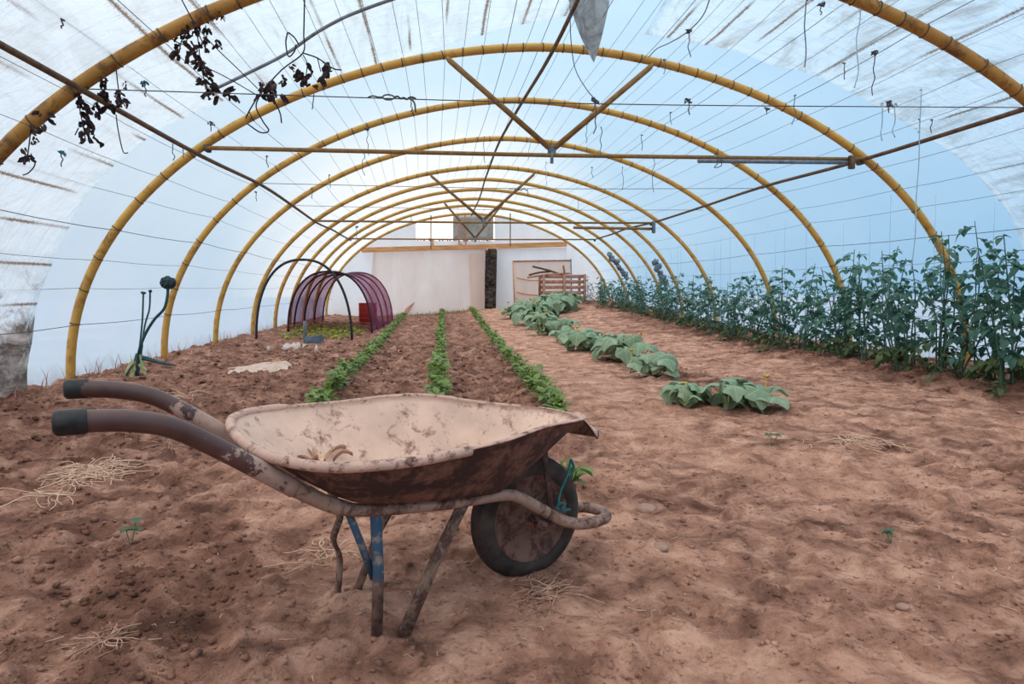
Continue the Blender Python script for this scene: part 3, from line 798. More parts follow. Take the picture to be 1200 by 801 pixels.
# wooden beam and uprights of the opening
def plank(name,a,b,th,mat,label,cat,up=(0,0,1),**k):
    a=np.array(a);b=np.array(b)
    o=MB().strip([a+(b-a)*j/6 for j in range(7)],up,th[0],th[1]).build(name,mat,origin=a,smooth=False); return tag(o,label,cat,**k)
plank('wooden_beam',P(424,293,YB-.18),P(664,286,YB-.18),(.17,.10),MT['wood'],'orange-brown wooden beam lying across the end wall under the opening','beam')
plank('wooden_post',P(507,293,YB-.02),P(507,280,YB-.02),(.07,.07),MT['wood'],'short wooden post standing on the beam under the bright opening','post',up=(1,0,0))
t=MB(); 
for x in (537,545):
    t.strip([P(x,250,YB-.1),P(x+1,291,YB-.1)],(1,0,0),.05,.04)
for k in range(5): t.strip([P(537.5,256+7*k,YB-.12),P(545.5,262+7*k,YB-.12)],(0,0,1),.04,.02)
tag(t.build('wooden_ladder',simple('pink_wood',(.42,.20,.15,1),(.60,.33,.25,1),9,.85),origin=P(541,291,YB-.1),smooth=False),'narrow pinkish lattice post in front of the grey board','lattice')
for k,(x,y0,y1) in enumerate(((505,252,292),(598,250,289),(482,252,262))):
    plank('hanging_rod',P(x,y0,21.4 if k<2 else 23.6),P(x,y1,21.4 if k<2 else 23.6),(.03,.03),MT['rod'],['thin upright rod left of the ladder-like post, by the opening','thin upright rod right of the grey board','short rod at the upper left of the opening'][k],'rod',up=(1,0,0))
q0=P(470,366,YB-.35); q0[2]=gz(q0[0],q0[1])
b=MB(); V=[]
for i in range(6):
    for j in range(5):
        u,v=i/5,j/4; V.append(q0+np.array([.05+.30*u*(.4+.6*v)+.12*v,.22*v+.03*math.sin(5*u),.02+.50*v*(.55+.45*u)]))
b.add(V,[(i*5+j,(i+1)*5+j,(i+1)*5+j+1,i*5+j+1) for i in range(5) for j in range(4)])
o=b.build('brown_sack',MT['crate'],origin=q0); o.modifiers.new('t','SOLIDIFY').thickness=.02; tag(o,'small brown scrap of sacking leaning at the foot of the cream end-wall sheet','sack')
# bushes outside the opening
gb=MB()
for _ in range(420):
    x=rnd.uniform(ox0-.4,ox1+.3); z=oz0-.25+rnd.random()**1.5*.34
    q=np.array([x,YB+1.2+rnd.uniform(-.3,.3),z]); d=np.array([rnd.uniform(-1,1),rnd.uniform(-1,1),rnd.uniform(-.2,1)]); d/=np.linalg.norm(d); e=np.cross(d,[.3,.8,.2]); e/=np.linalg.norm(e)
    gb.add([q,q+d*.06+e*.035,q+d*.13,q+d*.06-e*.035],[(0,1,2,3)])
gb.tube([np.array([(ox0+ox1)/2,YB+1.2,-.12]),np.array([(ox0+ox1)/2,YB+1.2,oz0])],.05,6)
tag(gb.build('shrub',mat_leaf('far_leaf',(.05,.10,.09,1),(.10,.17,.15,1)),origin=((ox0+ox1)/2,YB+1.2,-.12)),'dark shrub showing outside through the opening in the end wall','shrub')
# door with sheet
t=thing('plastic_door',tuple(P(636,356,YB-.10)),0,label='plastic-covered door with a thin pole frame at the right of the end wall',cat='door')
MB().tube([P(601,306,YB-.16),P(669,305,YB-.16)],.03,8).build('top_rail',MT['crate'],t)
MB().tube([P(601,306,YB-.16),P(603,358,YB-.16)],.022,8).build('stile',MT['wood'],t)
MB().tube([P(669,303,YB-.16),P(670,352,YB-.16)],.022,8).build('stile',MT['steel'],t)
for yy in ((325,328),(342,345)):
    MB().tube(smooth_path([P(605,yy[0],YB-.17),P(620,yy[1],YB-.16),P(640,yy[1]+.5,YB-.17)],4),.022,6).build('rail',MT['wood'],t)
o=panel('sheet',[(602,306),(669,306),(670,352),(603,358)],MT['sheet'],YB-.13,12,10,.03,seed=12)
mwo=o.location.copy(); o.parent=t; o.location=mwo-t.location
# pallet-like crate
def crate():
    Y=22.6
    a,b2=P(637,353,Y),P(685,353,Y); z0=gz(4.0,Y)-.02; W=b2[0]-a[0]; top=P(637,321,Y)[2]; H=top-z0
    t=thing('wooden_crate',(a[0]+W/2,Y,z0),0,label='reddish wooden slatted crate standing before the plastic door',cat='crate')
    for fx in (0,.5,1):
        b=MB(); b.box((a[0]+W*fx,Y-.02,z0+H/2),(.10,.05,H),bev=.006); b.build('post',MT['crate'],t)
    n=6
    for k in range(n):
        for side in (0,1):
            b=MB(); cx=a[0]+W*(.25+.5*side)
            b.box((cx,Y+.02,z0+.07+(H-.14)*(k+.0)/(n-1)),(W*.5,.025,H/n*.60),R=rotm(0,rnd.uniform(-.02,.02),0),bev=.004); b.build('slat',MT['crate'],t)
            b=MB(); b.box((cx,Y+.82,z0+.07+(H-.14)*k/(n-1)),(W*.5,.025,H/n*.62),bev=.004); b.build('slat',MT['crate'],t)
    for fx in (0,1):
        for k in range(n):
            b=MB(); b.box((a[0]+W*fx,Y+.42,z0+.07+(H-.14)*k/(n-1)),(.025,.78,H/n*.6),bev=.004); b.build('slat',MT['crate'],t)
        b=MB(); b.box((a[0]+W*fx,Y+.84,z0+H/2),(.09,.05,H),bev=.006); b.build('post',MT['crate'],t)
    return top
ct=crate()
for k,(a,bq,lb) in enumerate((((624,312),(664,324),'long dark stick slanting up to the left on top of the wooden crate'),((618,325),(668,320),'pale stick lying across the top of the wooden crate'),((620,322),(646,318),'short forked stick poking out to the left of the crate'),((660,311),(662,324),'upright peg standing on the top of the crate'))):
    q0=P(*a,22.55 if k else 22.6); q1=P(*bq,22.7)
    m=(q0+q1)/2+np.array([0,0,.03]); tag(MB().tube(smooth_path([q0,m,q1],4),[.035]*8+[.02],7).build('stick',MT['crate'] if k%2 else MT['rod'],origin=q0),lb,'stick',group='sticks on top of the crate')

# ------------------------------------------------------------------ low netted tunnel on the left
MT['black']=simple('black_pipe',(.015,.012,.014,1),(.045,.035,.04,1),20,.5)
LOWH=[(13.1,-3.36,-1.60,1.54),(15.2,-3.22,-1.42,1.37),(16.0,-3.25,-1.38,1.36),(17.2,-3.25,-1.33,1.36),(18.6,-3.25,-1.30,1.40),(20.0,-3.25,-1.27,1.46)]
def low_pt(h,t,sc=1.0):
    y,xl,xr,H=h; th=PI*(1-t); c,s=math.cos(th),math.sin(th)
    return np.array([(xl+xr)/2+(xr-xl)/2*sc*math.copysign(abs(c)**.85,c),y,H*sc*abs(s)**.9+gz((xl+xr)/2,y)*.0])
LL=['bare black hoop at the near end of the low tunnel, tallest of its row','black hoop at the near edge of the red net','second black hoop under the red net','third black hoop under the red net','fourth black hoop under the red net','black hoop at the far end of the red net']
for k,h in enumerate(LOWH):
    pts=[low_pt(h,t) for t in np.linspace(0,1,40)]; pts[0][2]=-.08; pts[-1][2]=-.08
    rod('low_hoop',pts,.024 if k==0 else .021,MT['black'],LL[k],'hoop',group='black hoops of the low tunnel')
nb=MB(); V=[]; NN=26; YS=np.linspace(15.15,20.0,25)
for y in YS:
    h=[np.interp(y,[q[0] for q in LOWH],[q[j] for q in LOWH]) for j in range(4)]
    sag=.05*math.sin(PI*((y-15.2)/1.3%1))
    for t in np.linspace(0.0,1,NN+1):
        p=low_pt(h,t,1.02); p[2]=max(p[2]-sag*math.sin(PI*t)+.03*(fbm(np.array([t*6]),np.array([y*2]),2)[0]-.5),.02); V.append(p)
nb.add(V,[(i*(NN+1)+j,i*(NN+1)+j+1,(i+1)*(NN+1)+j+1,(i+1)*(NN+1)+j) for i in range(len(YS)-1) for j in range(NN)])
# gathered far end of the net
def mat_net():
    m=NM('red_net'); n=m.noise(2.5,4,.6,m.coord('Object'))
    d=m.n('ShaderNodeBsdfDiffuse'); d.inputs[0].default_value=(.30,.085,.14,1)
    t=m.n('ShaderNodeBsdfTransparent'); t.inputs[0].default_value=(.70,.50,.60,1); mx=m.n('ShaderNodeMixShader')
    m.l(m.ramp(n,[(.3,.30),(.7,.58)]),mx.inputs[0]); m.l(d.outputs[0],mx.inputs[1]); m.l(t.outputs[0],mx.inputs[2]); m.l(mx.outputs[0],m.out.inputs[0]); return m.m
MT['net']=mat_net()
tag(nb.build('red_net',MT['net'],origin=(-2.3,15.2,.02)),'dark red see-through net drawn over the low hoops by the left wall','net')
# red crate in the low tunnel
def mat_plain(name,c,rough=.6): return simple(name,tuple(x*.8 for x in c[:3])+(1,),c,12,rough)
MT['redcrate']=mat_plain('red_plastic',(.85,.12,.08,1))
q=on_z(431,377,.0); q=at(431,377,18.9); z0=gz(q[0],18.9)
t=thing('red_crate',(q[0],18.9,z0),0,label='red plastic crate standing on end inside the red net',cat='crate')
W,H,D=.44,.58,.30
for k in range(7): b=MB(); b.box((q[0]-W/2+W*k/6,18.9,z0+H/2),(.03,.02,H),bev=.004); b.build('bar',MT['redcrate'],t)
for k in range(5): b=MB(); b.box((q[0],18.9-.008,z0+.03+(H-.06)*k/4),(W+.03,.02,.05 if k in (0,4) else .03),bev=.004); b.build('bar',MT['redcrate'],t)
for sx in (-1,1): b=MB(); b.box((q[0]+sx*W/2,18.9+D/2,z0+H/2),(.015,D,H),bev=.004); b.build('side_panel',MT['redcrate'],t)
b=MB(); b.box((q[0],18.9+D,z0+H/2),(W,.015,H),bev=.004); b.build('base_panel',MT['redcrate'],t)
# stake + small board in front of the low tunnel
q=on_z(357.5,403,gz(-2.3,12.4)); 
rod('grey_stake',[q-np.array([0,0,.15]),q+np.array([0,0,.30]),q+np.array([.01,0,.42])],.03,MT['steel'],'short grey stake in the soil at the near end of the low tunnel','stake')
q=on_z(368,404,gz(-2.2,12.6)); b=MB(); b.box(q+np.array([0,.02,.08]),(.34,.02,.18),R=rotm(.25,-.15,.0),bev=.004)
tag(b.build('small_board',simple('slate_board',(.08,.10,.13,1),(.15,.18,.22,1),12,.5),origin=q),'small slate-grey board leaning in the soil beside the grey stake','board')

# ------------------------------------------------------------------ rolled nets on the right
for k,(px0,py0,px1,py1,Y,lb) in enumerate(((714,297,735,325,19.6,'dark bundle of net tied along the far right hoop'),(768,307,779,333,16.2,'grey bundle of net hanging by the sixth hoop on the right'))):
    q0,q1=at(px0,py0,Y),at(px1,py1,Y); b=MB()
    for j in range(16):
        q=q0+(q1-q0)*j/15; b.blob(q+np.array([rnd.uniform(-.05,.05),rnd.uniform(-.05,.05),0]),rnd.uniform(.035,.07),1,.3,(1,1,1.6))
    tag(b.build('net_bundle',simple('dark_net%d'%k,(.09,.12,.14,1),(.24,.30,.34,1),20,.9),origin=q0),lb,'net')

# ------------------------------------------------------------------ wheelbarrow (u along it, v across, w up)
MT['tube']=mat_rust_metal('dusty_tube',(.34,.20,.15,1),(.13,.06,.045,1),.45,16,.7)
MT['loop']=mat_rust_metal('worn_loop',(.42,.27,.205,1),(.14,.065,.05,1),.47,13,.65)
MT['tray_in']=mat_rust_metal('dried_mud',(.78,.545,.43,1),(.34,.17,.125,1),.41,15,.9)
MT['tray_out']=mat_rust_metal('dark_rusty_sheet',(.065,.036,.032,1),(.27,.135,.10,1),.47,9,.8)
MT['rim']=mat_rust_metal('mud_caked_rim',(.66,.43,.34,1),(.13,.06,.05,1),.43,22,.85)
MT['leg']=mat_rust_metal('rusty_strap',(.34,.22,.16,1),(.13,.065,.05,1),.50,18,.8)
MT['tyre']=simple('dusty_rubber',(.024,.019,.018,1),(.085,.060,.050,1),10,.75,bump=.3)
MT['wheel']=mat_rust_metal('rusty_wheel',(.22,.12,.09,1),(.10,.045,.035,1),.5,14,.85)
MT['cap']=simple('black_rubber',(.012,.012,.014,1),(.035,.032,.033,1),30,.45)
def mat_grip(off):
    m=NM('brown_grip'); tc=m.n('ShaderNodeTexCoord'); sp=m.n('ShaderNodeSeparateXYZ'); m.l(tc.outputs['Object'],sp.inputs[0])
    n=m.noise(24,6,.7,tc.outputs['Object']); n2=m.noise(7,3,.6,tc.outputs['Object'])
    base=m.ramp(n2,[(.3,(.055,.024,.022,1)),(.7,(.13,.062,.052,1))])
    f=m.math('ADD',m.math('MULTIPLY_ADD',sp.outputs[0],2.2,off),m.math('MULTIPLY',n,1.6))
    c=m.mix(m.ramp(f,[(.02,0.0),(.09,1.0)]),base,m.ramp(n,[(.3,(.30,.19,.15,1)),(.7,(.46,.31,.25,1))]))
    m.bsdf(c,m.ramp(f,[(.0,.33),(.1,.8)]),.45,m.bump(n,.25,.003)); return m.m
MT['grip_near'],MT['grip_far']=mat_grip(-.02),mat_grip(.22)
def mat_blueleg():
    m=NM('blue_painted_leg'); tc=m.n('ShaderNodeTexCoord'); sp=m.n('ShaderNodeSeparateXYZ'); m.l(tc.outputs['Object'],sp.inputs[0])
    n=m.noise(22,6,.7,tc.outputs['Object'])
    f=m.math('ADD',sp.outputs[2],m.math('MULTIPLY',m.math('SUBTRACT',n,.5),.10))
    rust=m.ramp(n,[(.35,(.07,.035,.03,1)),(.6,(.24,.14,.105,1))])
    blue=m.mix(m.ramp(n,[(.52,0.0),(.62,1.0)]),(.05,.10,.155,1),(.30,.22,.18,1))
    c=m.mix(m.ramp(f,[(.165,0.0),(.20,1.0)]),rust,blue)
    m.bsdf(c,.75,.3,m.bump(n,.4,.004)); return m.m
MT['blueleg']=mat_blueleg()
BA=math.radians(25.1); BO=np.array([-.254,2.03,0.0])
BE=np.array([math.cos(BA),math.sin(BA),0]); BV=np.array([-math.sin(BA),math.cos(BA),0])
BO[2]=0.0
def bl(u,v,w): return BO+BE*u+BV*v+np.array([0,0,w])
bw=thing('wheelbarrow',tuple(BO),BA,label='old rusty wheelbarrow with a mud-dried tray standing in the foreground',cat='wheelbarrow')
K=.18/1.28
half=[(-.70,.723),(-.66,.721),(-.585,.712),(-.502,.687),(-.412,.630),(-.316,.560),(-.222,.490),(-.131,.430),(-.071,.402),(.01,.384),(.12,.368),(.23,.354),(.36,.343),(.458,.335),(.515,.318),(.60,.266),(.683,.213),(.745,.180)]
near=[np.array([u,-.28+K*(u+.72),w]) for u,w in half]
loop=[np.array([u,v,.163]) for u,v in ((.81,-.078),(.88,-.082),(.93,-.060),(.95,0),(.93,.060),(.88,.082),(.81,.078))]
far=[np.array([p[0],-p[1],p[2]]) for p in near[::-1]]
# grips
for sgn,nm in ((-1,'near'),(1,'far')):
    gp=[np.array([u,sgn*(.28-K*(u+.72)),w]) for u,w in half[:7]]
    sp_=smooth_path(gp,6)
    MB().tube(sp_[1:],.0245,14).build('grip',MT['grip_'+nm],bw,local=True)
    c0=sp_[0]-np.array([.022,0,0])
    cp=[c0,c0+np.array([.004,0,0]),c0+np.array([.012,0,0]),sp_[0]+np.array([.035,0,-.001]),sp_[0]+np.array([.040,0,-.001])]
    MB().tube(cp,[.018,.0245,.0275,.0275,.025],14).build('grip_cap',MT['cap'],bw,local=True)
fp_=smooth_path(near[5:]+loop+far[:-5],6)
rr=[]
for p in fp_: rr.append(.0215 if p[0]<-.1 else (.0185 if p[0]<.5 else .0205))
MB().tube(fp_,rr,14).build('frame',MT['loop'],bw,local=True)
# tray
def halfcurve(pts,n):
    sp_=np.array(smooth_path([np.array(p,float) for p in pts],10)); L=np.concatenate([[0],np.cumsum(np.linalg.norm(np.diff(sp_,axis=0),axis=1))])
    return np.array([[np.interp(t*L[-1],L,sp_[:,k]) for k in range(3)] for t in np.linspace(0,1,n)])
NH=44
rimh=halfcurve([(-.325,0,.615),(-.318,.09,.613),(-.292,.19,.606),(-.235,.275,.597),(-.14,.328,.588),(0,.345,.583),(.15,.345,.585),(.3,.332,.59),(.45,.292,.588),(.58,.235,.574),(.68,.18,.562),(.755,.135,.556),(.785,.07,.553),(.79,0,.553)],NH)
both=halfcurve([(-.125,0,.452),(-.122,.09,.450),(-.105,.165,.446),(-.05,.196,.424),(.0,.198,.412),(.12,.190,.394),(.25,.178,.377),(.36,.160,.366),(.44,.128,.359),(.475,.06,.357),(.48,0,.357)],NH)
def full(h): 
    m=h[1:-1][::-1].copy(); m[:,1]*=-1
    return np.concatenate([h,m])            # far side first, then near side back
rim=full(rimh); bot=full(both); NR=len(rim)
rim[:,2]+= rim[:,1]*.07*(1-S((rim[:,0]-.3)/.3))
NL=12
def tray_ring(t,off=0.0):
    q=bot*(1-t)+rim*t
    bulge=.012*math.sin(PI*t)
    c=np.array([.1,0,0]); d=q-c; d[:,2]=0; d/=np.linalg.norm(d,axis=1)[:,None]
    q=q+d*(bulge*.6+off)
    q[:,2]=bot[:,2]*(1-t**1.12)+rim[:,2]*t**1.12
    dn=(vnoise(q[:,0]*6+3,q[:,1]*6+q[:,2]*5)-.5)*.012*math.sin(PI*t)
    return q+d*dn[:,None]
tb=MB(); nv0=0
ins=[tray_ring(t) for t in np.linspace(0,1,NL)]
outs=[tray_ring(t,.004) for t in np.linspace(0,1,NL)]
for o_ in outs[:1]: o_[:,2]-=.004
V=[];Fi=[];Fo=[]
for r_ in ins: V+=list(r_)
for r_ in outs: V+=list(r_)
cb=len(V)
cen=[np.array([q[0]*.5+.11,q[1]*.5,q[2]+.004]) for q in ins[0]]; V+=cen; V.append(np.array([.22,0,.402]))
cen2=[np.array([q[0]*.5+.11,q[1]*.5,q[2]]) for q in outs[0]]; V+=cen2; V.append(np.array([.22,0,.394]))
for i in range(NL-1):
    for k in range(NR):
        k2=(k+1)%NR; Fi.append((i*NR+k,i*NR+k2,(i+1)*NR+k2,(i+1)*NR+k)[::-1]); o=NL*NR
        Fo.append((o+i*NR+k,o+i*NR+k2,o+(i+1)*NR+k2,o+(i+1)*NR+k))
for k in range(NR):
    k2=(k+1)%NR
    Fi.append((k,k2,cb+k2,cb+k)); Fi.append((cb+k,cb+k2,cb+NR))
    o=NL*NR; ob=cb+NR+1
    Fo.append((o+k2,o+k,ob+k,ob+k2)); Fo.append((ob+k2,ob+k,ob+NR))
    a=(NL-1)*NR+k;b_=(NL-1)*NR+k2; Fi.append((a,b_,o+b_,o+a))
tb.add(V,Fi,0); tb.f+=Fo; tb.m+=[1]*len(Fo)
tb.build('tray',[MT['tray_in'],MT['tray_out']],bw,local=True)
# rolled rim on the back and sides, ends in a step on the near side
order=list(range(NR)); 
def rim_seg(u_end_near,u_end_far):
    idx=[k for k in range(NR)]
    near_i=[k for k in range(NH,NR) if rim[k,0]<u_end_near]      # near side runs front -> back
    far_i=[k for k in range(0,NH) if rim[k,0]<u_end_far]
    return [rim[k] for k in near_i]+[rim[k] for k in far_i]
seg=rim_seg(.235,.72)
c0=np.array([.1,0,0])
def outw(p,o):
    d=p-c0; d=d.copy(); d[2]=0; d/=np.linalg.norm(d); return p+d*o
rp_=[outw(p,.006)+np.array([0,0,-.003+.004*(vnoise(np.array([p[0]*14]),np.array([p[1]*14]))[0]-.5)]) for p in seg]
MB().tube(rp_,[.014 if (p[1]<.1 or p[0]<-.1) else .008 for p in seg],10).build('rolled_rim',MT['rim'],bw,local=True)
# flat front lip on the near side and the bent-down nose
ns=[rim[k] for k in range(NH,NR) if .20<rim[k,0]][::-1]
b=MB(); b.strip([outw(p,.006)+np.array([0,0,.002]) for p in ns],(0,-1,.1),.024,.004); b.build('front_edge',MT['rim'],bw,local=True)
fr_=[rim[k] for k in range(NR) if rim[k,0]>.735]
fr_=sorted(fr_,key=lambda p:p[1])
b=MB(); V=[]; n1=len(fr_)
for t in np.linspace(0,1,6):
    for p in fr_:
        V.append(np.array([p[0]*(1-t)+t*(.935-abs(p[1])*.55),p[1]*(1-.35*t),p[2]+.004*math.sin(PI*t*.8)-.088*t**1.15]))
b.add(V,[(i*n1+j,i*n1+j+1,(i+1)*n1+j+1,(i+1)*n1+j) for i in range(5) for j in range(n1-1)])
o=b.build('nose',MT['tray_in'],bw,local=True); md=o.modifiers.new('t','SOLIDIFY'); md.thickness=.004
b=MB(); ring=tray_ring(.80,.004); kk=sorted([k for k in range(NR) if rim[k,0]>.735],key=lambda k:rim[k,1])
U=list(V[-n1:])+[ring[k] for k in kk]+list(V[:n1])
b.add(U,[(j+1,j,n1+j,n1+j+1) for j in range(n1-1)]+[(0,2*n1,n1),(n1-1,2*n1-1,3*n1-1)]); b.build('nose_underside',MT['tray_out'],bw,local=True)
MB().tube([q for q in V[-n1:]],.006,6).build('nose_edge',MT['tray_out'],bw,local=True)
# legs and braces
yk=lambda u,s: s*(.28-K*(u+.72))
MB().strip([(0.005,yk(0,-1),.40),(.008,yk(0,-1)-.004,.2),(-.002,yk(0,-1)-.004,-.03)],(1,0,0),.030,.012).build('leg',MT['blueleg'],bw,local=True)['label']='near leg with blue paint on its upper half'
MB().strip([(-.075,yk(-.07,-1)+.012,.40),(-.035,yk(-.03,-1)+.012,.29),(.0,yk(0,-1)+.012,.185)],(1,0,0),.020,.008).build('leg_brace',MT['blueleg'],bw,local=True)
MB().strip([(.305,yk(.3,-1),.345),(.19,yk(.19,-1)-.005,.18),(.071,yk(.07,-1)-.01,-.02)],(1,0,.3),[.034,.034,.040],.010).build('brace',MT['leg'],bw,local=True)['label']='broad slanting rusty strap brace on the near side'
MB().strip(smooth_path([(-.01,.178,.40),(-.018,.176,.30),(.012,.174,.265),(-.012,.176,.19),(.008,.176,.12),(-.006,.175,-.03)],4),(0,1,0),.034,.011).build('leg',MT['leg'],bw,local=True)['label']='bent thin far leg'
MB().strip([(-.02,.178,.40),(.0,.178,.33),(.014,.176,.262)],(0,1,0),.02,.008).build('leg_brace',MT['leg'],bw,local=True)
MB().strip([(.235,.146,.355),(.14,.16,.2),(.055,.172,-.02)],(0,1,0),.034,.012).build('brace',MT['leg'],bw,local=True)
for s in (-1,1):
    MB().strip([(-.215,s*.20,.515),(-.14,s*.192,.452),(-.06,s*.18,.412)],(0,1,0),.022,.006).build('support_strip',MT['rim'],bw,local=True)
    MB().strip([(.665,s*.092,.205),(.655,s*.085,.33),(.64,s*.08,.46)],(1,0,0),.022,.006).build('fork_strip',MT['tray_out'],bw,local=True)
    b=MB(); b.box((.645,s*.083,.205),(.085,.012,.05),bev=.004); b.tube([(.62,s*.070,.198),(.62,s*.108,.198)],.017,8); b.build('axle_bracket',MT['tray_out'],bw,local=True)
# wheel
WC=np.array([.62,0,.205]); R_=.217; TW=.044
prof=[]
for k in range(25):
    a=PI*(-.02)+PI*1.04*k/24
    r=R_-.047+.047*math.sin(a)-(.0035 if 7<k<17 and k%3==1 else 0); hh=TW*math.cos(a); prof.append((r,hh))
prof=[(R_-.066,TW*.86)]+prof+[(R_-.066,-TW*.86)]
wh=MB(); wh.lathe([(.012,.03),(.022,.03),(.034,.03),(.06,.012),(.10,.010),(.135,.026),(.150,.034),(.158,.036),(.158,-.036),(.150,-.034),(.135,-.026),(.10,-.010),(.06,-.012),(.034,-.03),(.012,-.03)],WC,(0,1,0),40)
wo=wh.build('wheel',MT['wheel'],bw,local=True)
ty=MB(); ty.lathe(prof,WC,(0,1,0),56)
ty.build('tyre',MT['tyre'],wo,local=True)
MB().tube([WC+np.array([0,-.112,0]),WC+np.array([0,.112,0])],.011,10).build('axle',MT['tray_out'],wo,local=True)
b=MB()
b.tube(smooth_path([(.70,-.088,.235),(.685,-.09,.25),(.70,-.096,.262),(.72,-.09,.25),(.70,-.1,.238),(.74,-.095,.232)],4),.0045,5)
b.tube(smooth_path([(.69,-.09,.255),(.715,-.075,.30),(.755,-.058,.345),(.775,-.05,.395)],4),.0045,5)
b.tube(smooth_path([(.775,-.05,.395),(.79,-.045,.365),(.775,-.05,.33)],4),.0045,5)
b.build('twine',simple('green_blue_twine',(.015,.10,.11,1),(.04,.20,.22,1),70,.8,bump=0),bw,local=True)
# dry leaf scraps lying in the tray
for k,(px,py) in enumerate(((346,539),(356,541),(365,536),(376,538),(385,540),(393,534),(378,532),(368,542),(402,538),(352,534))):
    q=on_z(px,py,.449); a=rnd.uniform(0,6); d=np.array([math.cos(a),math.sin(a),.25]); e=np.array([-d[1],d[0],rnd.uniform(-.3,.5)])
    L=rnd.uniform(.02,.05); b=MB(); V=[]
    for i in range(5):
        t=i/4; w=.011*math.sin(PI*(.1+.85*t))
        for j in (-1,0,1): V.append(q+d*L*(t-.5)*2+e*w*j+np.array([0,0,.012*(abs(j))+.02*math.sin(PI*t)*(k%3)*.5]))
    b.add(V,[(i*3+j,i*3+j+1,(i+1)*3+j+1,(i+1)*3+j) for i in range(4) for j in range(2)])
    o=b.build('dry_leaf',MT['straw2'] if k%3 else MT['straw'],origin=q); md=o.modifiers.new('t','SOLIDIFY'); md.thickness=.001
    tag(o,'curled dry leaf scrap lying in the wheelbarrow tray','dry leaf',group='dry leaf scraps in the wheelbarrow tray')

# ------------------------------------------------------------------ plants
MT['tomato']=mat_leaf('tomato_leaf',(.040,.125,.095,1),(.12,.27,.19,1),None,.38,.5,14)
MT['tomato_low']=mat_leaf('low_tomato_leaf',(.06,.10,.035,1),(.15,.19,.07,1),None,.25,.6,14)
MT['stem']=simple('green_stem',(.05,.11,.075,1),(.10,.19,.12,1),20,.6)
MT['bean']=mat_leaf('seedling_leaf',(.13,.22,.035,1),(.30,.41,.11,1),None,.35,.42,16)
MT['beanstem']=simple('seedling_stem',(.16,.22,.07,1),(.28,.33,.14,1),20,.6)
MT['squash']=mat_leaf('squash_leaf',(.18,.30,.16,1),(.37,.48,.31,1),(.62,.66,.46,1),.25,.5,8)
MT['squashvine']=simple('squash_stem',(.16,.23,.08,1),(.34,.38,.18,1),15,.6)
MT['flower']=simple('yellow_flower',(.55,.36,.02,1),(.75,.52,.05,1),15,.6)
def leaflet(b,q,d,n,L,W,curl=.3,seg=3,mi=0,attr=False):
    """pointed oval leaf: base q, direction d, normal n"""
    d=np.array(d,float); d/=np.linalg.norm(d); n=np.array(n,float); n-=d*(n@d); n/=np.linalg.norm(n)+1e-9; s=np.cross(d,n)
    V=[];A=[]
    for i in range(seg+1):
        t=i/seg; w=W*math.sin(PI*min(1,(.08+.92*t)))**.8*(1-.25*t) if 0<i<seg else (.04*W)
        c=q+d*L*t-n*curl*L*t*t
        for j in (-1,0,1):
            V.append(c+s*w*j+n*(.22*w*abs(j)*(1 if curl>=0 else -1))); A.append(1.0 if j==0 else 0.0)
    b.add(V,[(i*3+j,i*3+j+1,(i+1)*3+j+1,(i+1)*3+j) for i in range(seg) for j in range(2)],mi,A)
def tomato(rg,h):
    root=thing('tomato_plant',(0,0,0),0)
    st=MB(); fo=MB(); lo=MB()
    for k in range(rg.choice((2,3,3))):
        a=rg.uniform(0,6.28); bx,by=.05*math.cos(a),.05*math.sin(a); hh=h*(1 if k==0 else rg.uniform(.6,.9))
        lx,ly=rg.uniform(-.16,.16)*(1+.8*k),rg.uniform(-.14,.10)*(1+.3*k)
        pts=[np.array([bx+lx*t**1.3+.02*math.sin(7*t+k),by+ly*t**1.3,hh*t-.03*(t==0)]) for t in np.linspace(0,1,10)]
        pp=smooth_path(pts,3); st.tube(pp,list(np.linspace(.009,.0035,len(pp))),6)
        n=int(hh/.068)
        for i in range(n):
            t=(i+.6)/n; q=pp[min(len(pp)-1,int(t*(len(pp)-1)))]
            az=i*2.4+rg.uniform(-.5,.5); up=rg.uniform(-.1,.75)*(1 if t>.5 else .6)
            d=np.array([math.cos(az)*(.8),math.sin(az),up]); d/=np.linalg.norm(d)
            Lp=rg.uniform(.13,.27)*(1.0-.35*t)
            side=np.cross(d,[0,0,1]); side/=np.linalg.norm(side)
            pet=[q+d*Lp*s-np.array([0,0,.45*Lp*s*s]) for s in np.linspace(0,1,5)]
            st.tube(pet,[.0032,.0028,.0024,.002,.0014],4)
            tgt=lo if t<.30 else fo
            tgtd=pet[-1]-pet[-2]
            sizes=rg.uniform(.050,.082)
            leaflet(tgt,pet[-1],tgtd+rg.uniform(-.02,.02)*side,np.array([0,0,1])+.3*side*rg.uniform(-1,1),sizes*1.2,sizes*.52,.45)
            for s in (.55,.88):
                p=q+d*Lp*s-np.array([0,0,.45*Lp*s*s])
                for sg in (-1,1):
                    leaflet(tgt,p,side*sg+d*.5+np.array([0,0,rg.uniform(-.5,.25)]),np.array([0,0,1])+d*rg.uniform(-.3,.3),sizes*rg.uniform(.8,1.1),sizes*.48,.5)
    st.build('stem',MT['stem'],root,local=True); fo.build('foliage',MT['tomato'],root,local=True); lo.build('lower_foliage',MT['tomato_low'],root,local=True)
    return root
rt=random.Random(5)
TP=[tomato(rt,1.0) for _ in range(7)]
for p_ in TP: p_.location=(0,0,-50)
ty_=[]; y=5.25; k=0
while y<22.3:
    ty_.append(y); y+=.17+.008*y
used=[False]*len(TP)
